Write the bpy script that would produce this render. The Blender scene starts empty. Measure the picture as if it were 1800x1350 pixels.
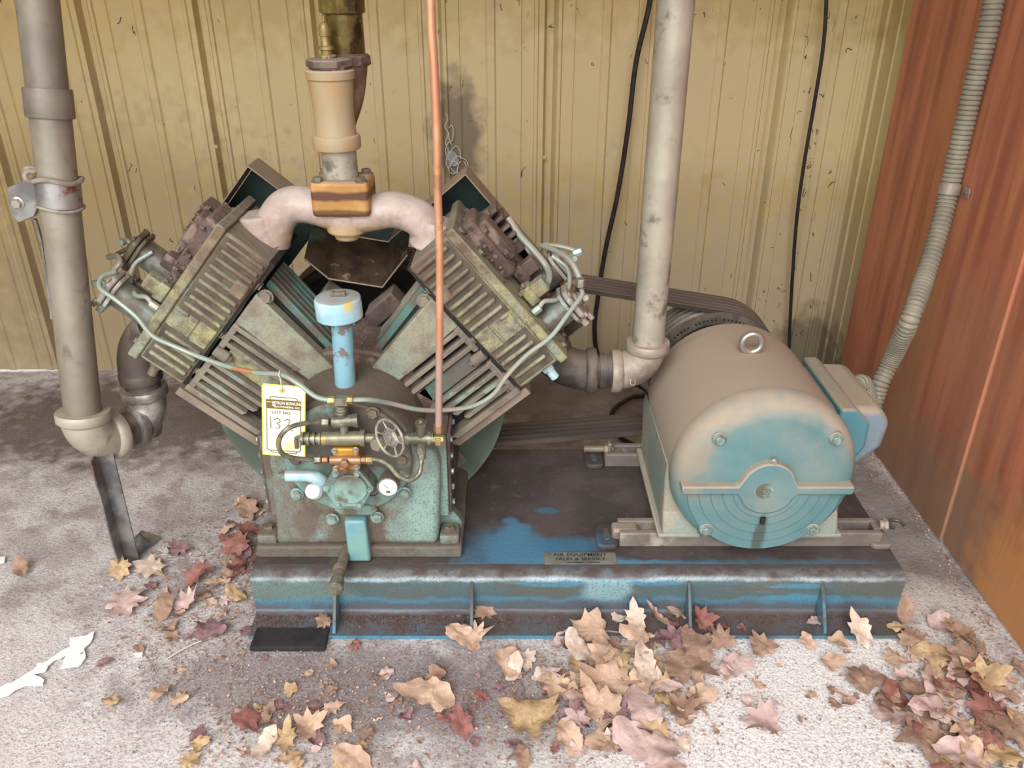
import bpy, bmesh, math, random
from mathutils import Vector, Matrix, noise
random.seed(7)
S = bpy.context.scene
COL = S.collection
R = math.radians
# ------------------------------------------------------------------ camera, sky, light, exposure
PITCH, EYE, FPX = R(27.2), 1.1, 1450.0
cam_d = bpy.data.cameras.new('camera'); cam_d.sensor_width = 36; cam_d.lens = FPX/1800*36
cam_d.clip_start = .02
cam = bpy.data.objects.new('camera', cam_d); COL.objects.link(cam)
cam.location = (0, 0, EYE); cam.rotation_euler = (R(90)-PITCH, 0, 0); S.camera = cam
w = bpy.data.worlds.new('sky'); S.world = w; w.use_nodes = True
bgn = w.node_tree.nodes['Background']; bgn.inputs[0].default_value = (.945, .985, 1.03, 1); bgn.inputs[1].default_value = 1.9
sun_d = bpy.data.lights.new('sun', 'SUN'); sun_d.energy = 1.5; sun_d.angle = R(35); sun_d.color = (1, .99, .97)
sun = bpy.data.objects.new('sun', sun_d); COL.objects.link(sun); sun.rotation_euler = (R(52), 0, R(-14))
S.view_settings.view_transform = 'Standard'; S.view_settings.look = 'None'
S.view_settings.exposure = .62; S.view_settings.gamma = 1; S.view_settings.use_curve_mapping = False

# ------------------------------------------------------------------ helpers
cp, sp = math.cos(PITCH), math.sin(PITCH)
def P(x, y, Y=None, Z=None, X=None):
    """the point of the world behind a point of the photograph, on a given plane"""
    d = Vector(((x-900)/FPX, cp+(675-y)/FPX*sp, -sp+(675-y)/FPX*cp))
    t = Y/d.y if Y is not None else ((Z-EYE)/d.z if Z is not None else X/d.x)
    return Vector((0, 0, EYE))+d*t
def lin(c):
    if isinstance(c, str): c = [int(c[i:i+2], 16) for i in (0, 2, 4)]
    return [((v/255)/12.92 if v/255 <= .04045 else ((v/255+.055)/1.055)**2.4) for v in c]+[1]

def mat(name, col, col2=None, sc=12, lo=.4, hi=.6, rough=.6, metal=0, dust=None, damt=.6, dlo=.25, dhi=.75,
        patches=(), bump=.15, bsc=60, chips=None, csc=30, clo=.6, chi=.64, stretch=(1, 1, 1), grit=0, gritc='4a4540', spec=.4, cstretch=(1, 1, 1)):
    m = bpy.data.materials.new(name); m.use_nodes = True
    nt = m.node_tree; N = nt.nodes; L = nt.links.new; b = N['Principled BSDF']
    geo = N.new('ShaderNodeNewGeometry')
    def vec(s):
        mp = N.new('ShaderNodeMapping'); mp.inputs['Scale'].default_value = s; L(geo.outputs['Position'], mp.inputs[0]); return mp.outputs[0]
    base = vec(stretch)
    def nz(scale, lo, hi, v=None, detail=5):
        n = N.new('ShaderNodeTexNoise'); n.inputs['Scale'].default_value = scale; n.inputs['Detail'].default_value = detail
        n.inputs['Roughness'].default_value = .6
        L(v or base, n.inputs['Vector'])
        r = N.new('ShaderNodeMapRange'); r.inputs['From Min'].default_value = lo; r.inputs['From Max'].default_value = hi
        r.interpolation_type = 'SMOOTHSTEP'
        L(n.outputs['Fac'], r.inputs['Value']); return r.outputs[0]
    def math_(op, a, c, cl=False):
        n = N.new('ShaderNodeMath'); n.operation = op; n.use_clamp = cl
        for i, q in enumerate((a, c)):
            if isinstance(q, (int, float)): n.inputs[i].default_value = q
            else: L(q, n.inputs[i])
        return n.outputs[0]
    def mix(a, c, fac):
        n = N.new('ShaderNodeMix'); n.data_type = 'RGBA'
        for i, q in ((6, a), (7, c)):
            if isinstance(q, (str, tuple, list)): n.inputs[i].default_value = lin(q)
            else: L(q, n.inputs[i])
        if isinstance(fac, (int, float)): n.inputs[0].default_value = fac
        else: L(fac, n.inputs[0])
        return n.outputs[2]
    c = mix(col, col2 or col, nz(sc, lo, hi)) if col2 else mix(col, col, 0)
    if chips: c = mix(c, chips, nz(csc, clo, chi, vec(cstretch)))
    for (p, rad, sco, amt) in patches:       # patches with a place of their own: dirt, rust, bare paint, tone, painted highlight
        mp = N.new('ShaderNodeMapping'); mp.vector_type = 'TEXTURE'; mp.inputs['Location'].default_value = p
        mp.inputs['Scale'].default_value = rad if isinstance(rad, (tuple, list)) else (rad, rad, rad)
        L(geo.outputs['Position'], mp.inputs[0])
        ln = N.new('ShaderNodeVectorMath'); ln.operation = 'LENGTH'; L(mp.outputs[0], ln.inputs[0])
        nn = N.new('ShaderNodeTexNoise'); nn.inputs['Scale'].default_value = 25; nn.inputs['Detail'].default_value = 6; L(geo.outputs['Position'], nn.inputs['Vector'])
        q = math_('ADD', ln.outputs['Value'], math_('MULTIPLY', nn.outputs['Fac'], 1.3))
        r = N.new('ShaderNodeMapRange'); r.inputs['From Min'].default_value = 1.75; r.inputs['From Max'].default_value = 1.25; L(q, r.inputs['Value'])
        c = mix(c, sco, math_('MULTIPLY', r.outputs[0], amt))
    if grit: c = mix(c, gritc, math_('MULTIPLY', nz(260, .5, .62), grit))
    rough_o = None
    if dust:
        sx = N.new('ShaderNodeSeparateXYZ'); L(geo.outputs['Normal'], sx.inputs[0])
        r = N.new('ShaderNodeMapRange'); r.inputs['From Min'].default_value = dlo; r.inputs['From Max'].default_value = dhi
        r.interpolation_type = 'SMOOTHSTEP'
        L(math_('ADD', sx.outputs[2], math_('MULTIPLY', math_('SUBTRACT', nz(9, .2, .8), .5), .35)), r.inputs['Value'])
        f = math_('MULTIPLY', r.outputs[0], damt); f = math_('MULTIPLY', f, math_('ADD', .75, math_('MULTIPLY', nz(35, .3, .7), .3)), True)
        c = mix(c, dust, f)
        mr = N.new('ShaderNodeMapRange'); mr.inputs['To Min'].default_value = rough; mr.inputs['To Max'].default_value = .95
        L(f, mr.inputs['Value']); L(mr.outputs[0], b.inputs['Roughness'])
    else: b.inputs['Roughness'].default_value = rough
    b.inputs['Metallic'].default_value = metal; b.inputs['Specular IOR Level'].default_value = spec
    L(c, b.inputs['Base Color'])
    if bump:
        n = N.new('ShaderNodeTexNoise'); n.inputs['Scale'].default_value = bsc; n.inputs['Detail'].default_value = 6; L(base, n.inputs['Vector'])
        bp = N.new('ShaderNodeBump'); bp.inputs['Strength'].default_value = bump; bp.inputs['Distance'].default_value = .004
        L(n.outputs['Fac'], bp.inputs['Height']); L(bp.outputs[0], b.inputs['Normal'])
    m['c'] = 1; del m['c']
    return m

def frame(o, axis, up=(0, 0, 1)):
    z = Vector(axis).normalized(); u = Vector(up)
    if abs(z.dot(u.normalized())) > .98: u = Vector((0, 1, 0)) if abs(z.y) < .9 else Vector((1, 0, 0))
    x = u.cross(z).normalized(); y = z.cross(x)
    m = Matrix((x, y, z)).transposed().to_4x4(); m.translation = Vector(o); return m

def crom(pts, k=6):
    pts = [Vector(p) for p in pts]; out = []
    q = [pts[0]*2-pts[1]]+pts+[pts[-1]*2-pts[-2]]
    for i in range(1, len(q)-2):
        a, b, c, d = q[i-1:i+3]
        for j in range(k):
            t = j/k
            out.append(.5*((2*b)+(c-a)*t+(2*a-5*b+4*c-d)*t*t+(3*b-3*c+d-a)*t**3))
    out.append(pts[-1]); return out

class MB:
    def __init__(s): s.v = []; s.f = []
    def add(s, vs, fs, M=None):
        n = len(s.v)
        s.v += [tuple((M @ Vector(p)) if M else p) for p in vs]; s.f += [tuple(i+n for i in f) for f in fs]; return s
    def box(s, c, d, M=None):
        x, y, z = c; a, b, h = d[0]/2, d[1]/2, d[2]/2
        vs = [(x+i*a, y+j*b, z+k*h) for i in (-1, 1) for j in (-1, 1) for k in (-1, 1)]
        return s.add(vs, [(0, 1, 3, 2), (4, 6, 7, 5), (0, 4, 5, 1), (2, 3, 7, 6), (0, 2, 6, 4), (1, 5, 7, 3)], M)
    def prism(s, poly, h0, h1, M=None):
        n = len(poly); vs = [(x, y, h0) for x, y in poly]+[(x, y, h1) for x, y in poly]
        fs = [tuple(range(n))[::-1], tuple(range(n, 2*n))]+[(i, (i+1) % n, n+(i+1) % n, n+i) for i in range(n)]
        return s.add(vs, fs, M)
    def ring(s, rows, close=True, caps=True):
        n = len(rows[0]); vs = [p for r in rows for p in r]; fs = []
        for i in range(len(rows)-1):
            for j in range(n if close else n-1):
                k = (j+1) % n; fs.append((i*n+j, i*n+k, (i+1)*n+k, (i+1)*n+j))
        if caps and close: fs += [tuple(range(n))[::-1], tuple(range((len(rows)-1)*n, len(rows)*n))]
        return s.add(vs, fs)
    def lathe(s, prof, o, axis, n=32, caps=True, up=(0, 0, 1)):
        M = frame(o, axis, up)
        return s.ring([[tuple(M @ Vector((r*math.cos(2*math.pi*j/n), r*math.sin(2*math.pi*j/n), h))) for j in range(n)] for r, h in prof], caps=caps)
    def cyl(s, a, b, r, r2=None, n=20):
        a, b = Vector(a), Vector(b); L = (b-a).length
        return s.lathe([(r, 0), (r if r2 is None else r2, L)], a, b-a, n)
    def hexp(s, o, axis, r, h, n=6): return s.lathe([(r, 0), (r, h*.8), (r*.86, h)], o, axis, n)
    def tube(s, pts, r, n=10, smooth=6):
        pts = crom(pts, smooth) if smooth else [Vector(p) for p in pts]
        m = len(pts); T = [(pts[min(i+1, m-1)]-pts[max(i-1, 0)]).normalized() for i in range(m)]
        up = Vector((0, 0, 1)) if abs(T[0].z) < .9 else Vector((0, 1, 0)); X = up.cross(T[0]).normalized(); rows = []
        for i in range(m):
            X = (X-T[i]*X.dot(T[i])).normalized(); Yv = T[i].cross(X)
            rr = r(i/(m-1)) if callable(r) else r
            rows.append([tuple(pts[i]+(X*math.cos(2*math.pi*j/n)+Yv*math.sin(2*math.pi*j/n))*rr) for j in range(n)])
        return s.ring(rows)
    def mesh(s, name, smooth=35, rec=True, c=None):
        me = bpy.data.meshes.new(name)
        c = c or Vector((0, 0, 0))
        me.from_pydata([tuple(Vector(p)-c) for p in s.v], [], s.f)
        if rec:
            b = bmesh.new(); b.from_mesh(me); bmesh.ops.recalc_face_normals(b, faces=b.faces); b.to_mesh(me); b.free()
        if smooth:
            me.polygons.foreach_set('use_smooth', [True]*len(me.polygons)); me.set_sharp_from_angle(angle=R(smooth))
        me.update(); return me

WL = {}                                     # world location of every object made (no object but loose copies is rotated)
def prep(o, parent, loc):
    COL.objects.link(o); WL[o.name] = Vector(loc)
    if parent: o.parent = parent; o.location = Vector(loc)-WL[parent.name]
    else: o.location = loc
def tag(o, label, cat, group=None, kind=None):
    if label: o['label'] = label
    if cat: o['category'] = cat
    if group: o['group'] = group
    if kind: o['kind'] = kind
    return o
def thing(name, loc, label, cat, group=None):
    o = bpy.data.objects.new(name, None); o.empty_display_size = .05; prep(o, None, loc); return tag(o, label, cat, group)
def obj(name, mb, m, parent=None, bev=0, smooth=35, label=None, seg=2):
    xs = list(zip(*mb.v)); c = Vector([(min(a)+max(a))/2 for a in xs])
    me = mb.mesh(name, smooth, c=c); me.materials.append(m)
    o = bpy.data.objects.new(name, me); prep(o, parent, c)
    if bev:
        md = o.modifiers.new('bevel', 'BEVEL'); md.width = bev; md.segments = seg; md.limit_method = 'ANGLE'; md.angle_limit = R(40)
    if label: o['label'] = label
    return o
_bm = {}
def bolt(parent, p, axis, r, m, h=.75, name='bolt', washer=True):
    key = (name, m.name, round(h, 2), washer)
    if key not in _bm:
        b = MB()
        if washer: b.lathe([(1.25, -.05), (1.25, .12), (1.15, .16)], (0, 0, 0), (0, 0, 1), 16)
        if name == 'screw': b.lathe([(1, 0), (1, h*.6), (.8, h)], (0, 0, 0), (0, 0, 1), 14)
        else: b.hexp((0, 0, .1), (0, 0, 1), 1, h)
        me = b.mesh(name, 30); me.materials.append(m); _bm[key] = me
    o = bpy.data.objects.new(name, _bm[key]); COL.objects.link(o); o.parent = parent
    M = frame(Vector(p)-WL[parent.name], axis) @ Matrix.Rotation(random.uniform(0, 1), 4, 'Z') @ Matrix.Scale(r, 4)
    o.matrix_local = M; WL[o.name] = Vector(p); return o
def text(name, body, size, M, m, parent, th=.0002, wide=1.0, align='CENTER'):
    cu = bpy.data.curves.new(name, 'FONT'); cu.body = body; cu.size = size; cu.extrude = th; cu.align_x = align; cu.align_y = 'CENTER'; cu.resolution_u = 2; cu.offset = size*.012
    t = bpy.data.objects.new('tmp', cu); COL.objects.link(t)
    dg = bpy.context.evaluated_depsgraph_get(); me = bpy.data.meshes.new_from_object(t.evaluated_get(dg))
    bpy.data.objects.remove(t); bpy.data.curves.remove(cu)
    me.transform(M @ Matrix.Diagonal((wide, 1, 1, 1))); c = M.translation.copy(); me.transform(Matrix.Translation(-c))
    me.name = name; me.materials.clear(); me.materials.append(m)
    o = bpy.data.objects.new(name, me); prep(o, parent, c); return o

# ------------------------------------------------------------------ materials
CX, CZ = -.293, .314                        # crank centre
ZT = .10                                    # top of the skid
MF = (-.29, 1.42, .68)
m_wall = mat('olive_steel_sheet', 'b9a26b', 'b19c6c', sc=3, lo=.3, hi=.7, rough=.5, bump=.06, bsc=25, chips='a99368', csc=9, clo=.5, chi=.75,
             patches=[((.15, 2.2, .76), (2.0, 1, .22), 'cbb88e', .7), ((0, 2.2, .0), (3, 1, .6), 'ab9b82', .75), ((-.145, 2.2, .69), (.075, .3, .17), '5b5047', .75), ((-1.1, 2.2, .3), (.5, .5, .6), '8a7554', .5), ((.87, 2.2, .05), (.1, .4, .16), '4c4639', .7)], stretch=(1, 1, .25), spec=.3)  # paler band at mid height, greyer low down, darker in the lower corner
m_scr = mat('scratch_dark', '4b4232', rough=.9, bump=0)
m_wood = mat('stained_plywood', 'c0795a', '9a5a43', sc=7, lo=.35, hi=.65, rough=.45, bump=.12, bsc=40, chips='b97a4d', csc=6, clo=.5, chi=.75, stretch=(1, 3.5, .3), cstretch=(1, 5, .22),
             patches=[((.93, 1.3, .02), (.3, .9, .22), '8f735c', .75), ((.93, 1.12, .06), (.2, .2, .2), 'cc8a4e', .7), ((.93, 1.45, .4), (.3, .2, .2), 'a8755c', .5), ((.93, 1.7, .3), (.3, .1, .25), 'a67c58', .6)])
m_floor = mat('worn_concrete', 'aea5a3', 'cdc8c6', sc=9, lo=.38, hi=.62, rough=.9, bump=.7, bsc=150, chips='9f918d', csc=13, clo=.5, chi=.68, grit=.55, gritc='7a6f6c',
              patches=[((0, 2.15, 0), (1.3, .3, 1), '7b6f67', .7), ((-1.05, 1.95, 0), (.5, .28, 1), '5a4f48', .85), ((-.3, 1.5, 0), (.5, .2, 1), '8f837d', .4), ((.42, 1.0, 0), (.5, .28, 1), 'e9e3e1', .65), ((.55, .92, 0), (.5, .3, 1), 'efe9e6', .75),
                      ((-.75, .9, 0), (.5, .3, 1), 'ddd4d2', .7), ((-.3, 1.02, 0), (.42, .11, 1), '857978', .75), ((0, .98, 0), (.25, .12, 1), '8f8383', .5), ((.85, 1.45, 0), (.1, .35, 1), '6e6158', .7), ((.82, 1.2, 0), (.1, .1, 1), 'd5ccc4', .7)], spec=.2)  # paler patches towards the front, darker ones along the back wall
m_pipe = mat('galvanised_pipe', '958c7e', '83796c', sc=9, lo=.35, hi=.65, rough=.5, metal=.25, bump=.12, bsc=90, chips='6b665d', csc=16, clo=.56, chi=.68, patches=[((-.72, 1.3, .95), .12, '6f685f', .6)])
m_pipe2 = mat('pale_galvanised_pipe', 'b0a896', '978f80', sc=10, lo=.3, hi=.7, rough=.5, metal=.2, bump=.25, bsc=70, chips='6e675b', csc=22, clo=.55, chi=.7, stretch=(1, 1, 1))
m_dkpipe = mat('grimy_black_pipe', '5c5249', '3b342f', sc=14, rough=.55, metal=.2, bump=.3, bsc=90, dust='8d7d6e', damt=.6, spec=.6)
m_malle = mat('dusty_malleable_iron', 'a79a8c', '7b7067', sc=10, rough=.5, metal=.3, bump=.35, bsc=80, dust='b5a391', damt=.5)
m_ftank = mat('chrome_elbow', 'b5aea7', '7a736c', sc=16, rough=.3, metal=.4, bump=.2)
m_green = mat('green_machine_enamel', '7b9187', '766f61', sc=11, lo=.4, hi=.56, rough=.5, bump=.45, bsc=70, chips='62564b', csc=15, clo=.46, chi=.6, cstretch=(1, 1, .6), dust='64584d', damt=.85, grit=.5, gritc='4f473a',
              patches=[((-.15, 1.25, .2), (.05, .2, .14), '8fafa5', .55), ((-.42, 1.25, .15), (.06, .3, .12), '6f655a', .6), ((-.29, 1.24, .46), (.3, .4, .13), '5a5048', .9), ((-.13, 1.4, .2), (.02, .12, .2), '5d534b', .8), ((-.29, 1.23, .11), (.4, .1, .03), '62574c', .75)])
m_plate = mat('teal_cover_enamel', '83a299', '6b857b', sc=14, rough=.35, bump=.25, chips='625b4c', csc=22, clo=.5, chi=.66, dust='6c6255', damt=.8, patches=[((-.235, 1.22, .365), (.17, .3, .085), '594f46', .92)])
m_olive = mat('olive_crusted_enamel', 'a19c6c', '83897a', sc=22, lo=.35, hi=.65, rough=.5, bump=.45, bsc=80, chips='6f604f', csc=34, clo=.42, chi=.66, dust='9b9d8c', damt=.45, grit=.4, gritc='4f4538',
              patches=[(MF, (.30, .4, .22), '6b5444', .85), (MF, (.24, .35, .17), '66493c', .85), ((-.72, 1.34, .48), (.12, .3, .1), '8f9a84', .5)])
m_bed = mat('grime_and_shade_between_ribs', '5f5546', '4c4339', sc=30, rough=.7, bump=.4)  # dark bed: grime and the shade of the grooves, put into the colour
m_rail = mat('grimy_rail_steel', '7d7468', '69605a', sc=12, rough=.6, bump=.3, chips='a39a8c', csc=14, clo=.54, chi=.66, dust='857a6e', damt=.6)
m_bluecol = mat('flaking_blue_column', '86adb9', '78a4b2', sc=10, rough=.35, bump=.15, chips='756a66', csc=38, clo=.53, chi=.55, patches=[((-.29, 1.27, .43), (.1, .1, .07), '82adba', 1)])
m_brown = mat('rusty_oily_iron', '5e4c45', '483a34', sc=18, rough=.6, bump=.6, bsc=80, chips='806d62', csc=26, clo=.53, chi=.63, dust='7d6b60', damt=.7)
m_fin = mat('dusty_green_fins', '857e6c', '6f665a', sc=16, rough=.6, bump=.4, bsc=90, chips='84998b', csc=20, clo=.57, chi=.66, dust='8f8272', damt=.7)
m_teal = mat('teal_barrel_side', '547a70', '635f55', sc=16, lo=.42, hi=.55, rough=.5, bump=.2, dust='6f685a', damt=.45)
m_panel = mat('dusty_green_panel', '93907a', '858f80', sc=10, rough=.6, bump=.3, chips='7c7061', csc=24, clo=.42, chi=.68, grit=.3, gritc='5a4f43')
m_dark = mat('black_parts_and_gap_shade', '1c1b19', '2a2622', sc=20, rough=.8)  # near black: paints the shade in gaps and holes, also serves black parts
m_dkgreen = mat('dark_green_sheet', '22362d', '1b2521', sc=12, rough=.5, dust='8c7c6b', damt=1, dlo=.3, dhi=.6)
m_sheet = mat('dusty_sheet_metal', '8b7b6b', '7a6b5d', sc=12, rough=.6, bump=.1, dust='94836f', damt=.8)
m_hood = mat('oily_pan_sheet', '4a3a2c', '2f261f', sc=22, rough=.45, bump=.4, chips='7b6c55', csc=40, clo=.6, chi=.68, patches=[((-.28, 1.6, .66), (.2, .2, .045), '58786a', .9)])
m_mani = mat('pinkish_manifold', 'bba89e', 'a08c80', sc=20, lo=.35, hi=.65, rough=.4, bump=.7, bsc=60, dust='b7a79d', damt=.7,
             patches=[((-.3, 1.4, .665), (.13, .3, .03), 'b09668', .85), ((-.44, 1.4, .62), (.05, .2, .03), '7a4f3d', .8)])
m_yel = mat('heat_stained_yellow', 'b98f55', 'a57842', sc=14, rough=.5, bump=.15, dust='9b8a79', damt=1, dlo=.6, dhi=.85, patches=[((-.29, 1.42, .7465), (.2, .4, .009), '4d2c25', .9), ((-.29, 1.42, .717), (.2, .4, .008), '4a2a1c', .8)])
m_valve = mat('rust_streaked_valve', 'a29070', 'b0814c', sc=16, lo=.45, hi=.65, rough=.5, bump=.15, chips='8a5a30', csc=18, clo=.62, chi=.72, dust='b9a695', damt=.8, stretch=(1, 1, .35))
m_oldbrass = mat('tarnished_brass_nipple', '5f5029', '8a7a3c', sc=20, lo=.45, hi=.65, rough=.4, metal=.5, bump=.3, chips='3a2c1c', csc=18, clo=.52, chi=.62)
m_brass = mat('brass', 'ac9a62', '857445', sc=30, rough=.4, metal=.4, bump=.1)
m_bronze = mat('bronze', '9f7c60', '8a644b', sc=30, rough=.4, metal=.45, bump=.1)
m_gold = mat('yellow_brass_block', 'c08e33', 'a97c2c', sc=20, rough=.4, metal=.3, bump=.1)
m_copper = mat('copper_tubing', 'cf9d7c', 'c48d6d', sc=12, rough=.3, metal=.35, bump=.05, chips='ad7c60', csc=25, clo=.58, chi=.68, patches=[((-.12, 1.19, .47), (.05, .1, .1), 'b39a90', .9)])
m_steel = mat('grey_steel_fittings', '8d8a78', '6b6757', sc=40, rough=.4, metal=.5, bump=.3, bsc=150, chips='a58b3f', csc=30, clo=.6, chi=.68)
m_wheelm = mat('worn_handwheel', 'b8b3a8', '8f8a80', sc=40, rough=.4, metal=.5, bump=.15)
m_bolt = mat('painted_bolt', '8fa79d', '76817a', sc=60, rough=.35, metal=.2, bump=.1)
m_dbolt = mat('grimy_bolt', '6c5f52', '7d735f', sc=40, rough=.5, metal=.2, bump=.2)
m_screw = mat('bright_screw', 'b9b4aa', rough=.3, metal=.8, bump=0)
m_blue = mat('pale_blue_enamel', 'b3cdd0', '8fb6c2', sc=16, rough=.3, bump=.08, chips='6f675f', csc=26, clo=.62, chi=.66,
             patches=[((-.285, 1.27, .54), (.05, .06, .04), '776b66', .75), ((-.262, 1.235, .605), (.012, .03, .014), 'c9b765', .9)], spec=.6, dust='8f8680', damt=.8, dlo=.75, dhi=.95)
m_bluebar = mat('blue_green_bar', '6c98a1', '78a097', sc=12, rough=.4, bump=.1, chips='7f7a6a', csc=16, clo=.6, chi=.7)
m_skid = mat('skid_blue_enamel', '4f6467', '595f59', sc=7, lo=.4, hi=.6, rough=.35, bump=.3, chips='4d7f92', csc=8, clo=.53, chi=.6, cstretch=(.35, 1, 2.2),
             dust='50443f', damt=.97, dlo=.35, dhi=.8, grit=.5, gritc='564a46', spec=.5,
             patches=[((-.4, 1.18, .06), (.12, .2, .04), '6e857e', .6), ((.2, 1.187, .098), (1.3, .016, .0135), 'aebfc4', .8), ((.12, 1.183, .026), (1.5, .03, .024), '4a8299', .85), ((-.37, 1.13, .006), (.12, .03, .02), '4b87a0', 1), ((-.17, 1.13, .006), (.13, .03, .02), '4b87a0', 1), ((.08, 1.13, .006), (.15, .03, .02), '4b87a0', 1), ((.5, 1.13, .006), (.2, .028, .02), '4a7186', .8), ((.18, 1.18, .07), (.05, .03, .04), '7fa3aa', .9), ((.12, 1.18, .02), (.9, .02, .022), '5a4b47', .7)])  # whitish strip on the rounded edge: wear plus a highlight painted in
m_skidtop = mat('skid_top_grime', '544a48', '443c3a', sc=8, rough=.7, bump=.3, bsc=120, chips='5c504b', csc=40, clo=.55, chi=.7,
                patches=[((.02, 1.25, .1), (.085, .055, .1), '4a7690', 1), ((.1, 1.215, .1), (.16, .022, .1), '4c7f9b', 1), ((.0, 1.3, .1), (.03, .05, .1), '4c7e99', .9), ((.1, 1.27, .1), (.09, .03, .1), '3c6d8b', .8),
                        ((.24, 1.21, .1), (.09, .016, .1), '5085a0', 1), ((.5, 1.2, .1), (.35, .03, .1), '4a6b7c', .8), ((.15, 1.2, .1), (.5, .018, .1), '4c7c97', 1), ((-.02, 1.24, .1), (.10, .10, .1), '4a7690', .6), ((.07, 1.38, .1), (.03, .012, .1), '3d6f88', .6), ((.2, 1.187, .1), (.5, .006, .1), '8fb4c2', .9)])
m_motor = mat('teal_motor_enamel', '55797c', '608384', sc=6, rough=.4, bump=.1, dust='a39481', damt=.97, dlo=-.05, dhi=.45, chips='7d8b82', csc=22, clo=.66, chi=.75, spec=.5,
              patches=[((.447, 1.2, .17), (.012, .1, .06), '40453c', .8), ((.30, 1.24, .34), (.06, .1, .09), '8f8574', .8)])
m_motorb = mat('dusty_motor_body', '9f9382', '968a7a', sc=5, lo=.3, hi=.7, rough=.8, bump=.12, bsc=100, chips='a08f7b', csc=18, clo=.5, chi=.8, dust='9b8b78', damt=.9, dlo=-.3, dhi=.4,
               patches=[((.6, 1.42, .4), (.03, .08, .04), 'a5675c', .5)])
m_motorf = mat('dusty_motor_foot', '9d9382', '818e84', sc=9, rough=.6, bump=.3, chips='5d9790', csc=13, clo=.56, chi=.64, dust='a99b8a', damt=.8, grit=.2)
m_jbox = mat('slate_blue_box', '7e8792', '6d8288', sc=7, rough=.5, bump=.1, dust='a08f78', damt=.95, dlo=.1, dhi=.6)
m_jboxb = mat('teal_box_rim', '4f7f88', '5b8186', sc=9, rough=.5, bump=.1, dust='9a8a75', damt=.95, dlo=.2, dhi=.6)
m_belt = mat('worn_rubber_belt', '4a403a', '5b5049', sc=20, rough=.75, bump=.15, stretch=(.2, 1, 1), dust='6f6258', damt=.6)
m_pulley = mat('dusty_pulley_iron', '7c7369', '5f5850', sc=20, rough=.45, metal=.3, dust='8b7e70', damt=.6)
m_guard = mat('green_grey_guard', '6c7868', '5e6759', sc=10, rough=.5, metal=.1, bump=.1, dust='8b8272', damt=.6)
m_cond = mat('grey_flexible_conduit', '8e8878', '7f7969', sc=16, rough=.5, metal=.1, bump=.05, dust='a0917f', damt=.3)
m_cable = mat('black_cable', '1d1917', '2b2522', sc=20, rough=.5)
m_tube = mat('painted_tubing', 'a59e8f', '93a195', sc=16, lo=.4, hi=.6, rough=.4, metal=.2, bump=.1, chips='b57f56', csc=9, clo=.62, chi=.66)
m_aluc = mat('dusty_unloader_cap', 'a79b90', '8f857b', sc=30, rough=.55, metal=.2, bump=.3, chips='9db0a6', csc=30, clo=.55, chi=.65)
m_alud = mat('grimy_unloader_cap', '6e6350', '5a4f42', sc=30, rough=.5, metal=.2, bump=.3)
m_ucyl = mat('grey_green_cylinder', '7d8478', '675c52', sc=20, rough=.4, metal=.3, bump=.2)
m_card = mat('yellow_white_card', 'f3efd2', 'e9e29a', sc=12, lo=.5, hi=.8, rough=.8, bump=0)
m_print = mat('brown_print', '6d5a23', rough=.8, bump=0)
m_white = mat('white_print', 'f4f1e0', rough=.8, bump=0)
m_string = mat('white_string', 'd9d0bd', rough=.9, bump=0)
m_np = mat('name_plate', '8e8c84', '74736d', sc=30, rough=.5, metal=.3, bump=.15)
m_ink = mat('black_lettering', '2a2b2c', rough=.7, bump=0)
m_dial = mat('gauge_dial', 'e8e3d4', rough=.3, bump=0)
m_bulb = mat('white_plastic_cap', 'f2f4f4', rough=.25, bump=0)
m_paper = mat('white_scrap', 'f0eeec', rough=.8, bump=.2)
m_pad = mat('black_rubber', '211f22', '2c292a', sc=30, rough=.9, grit=.2)
m_angle = mat('zinc_angle_iron', '6e6d6d', '9a9793', sc=14, rough=.45, metal=.5, chips='7d4b39', csc=12, clo=.6, chi=.68)
m_wire = mat('pale_wire', 'c9c2b4', rough=.6, bump=0)
m_tie = mat('dusty_wire_tie', '9c9184', '857b70', sc=40, rough=.6, bump=.3)
m_hexb = mat('dusty_hex_bushing', '6f5f52', '5b4a3e', sc=20, rough=.6, bump=.3, dust='a08f80', damt=.8)
m_grain = mat('gravel_grains', '948886', '6b5d5c', sc=90, rough=.9, bump=0, chips='d0c8c4', csc=120, clo=.55, chi=.6)
m_crumb = mat('leaf_crumbs', '6b4a46', '54403d', sc=90, rough=.9, bump=0, chips='9a7d70', csc=120, clo=.58, chi=.62)
LM = {k: mat('leaf_'+k, a, b, sc=45, rough=.8, bump=.5, bsc=90, chips=b, csc=120, clo=.5, chi=.6) for k, a, b in (
    ('tan', 'd0b29b', 'bf9f87'), ('pale', 'd6c3b2', 'c3ad9b'), ('red', '96665c', '84564e'), ('purple', '957577', '826163'),
    ('ochre', 'c8ab84', 'b39570'), ('brown', 'a78974', '917463'), ('pink', 'cdb4ac', 'bfa29b'))}

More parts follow.
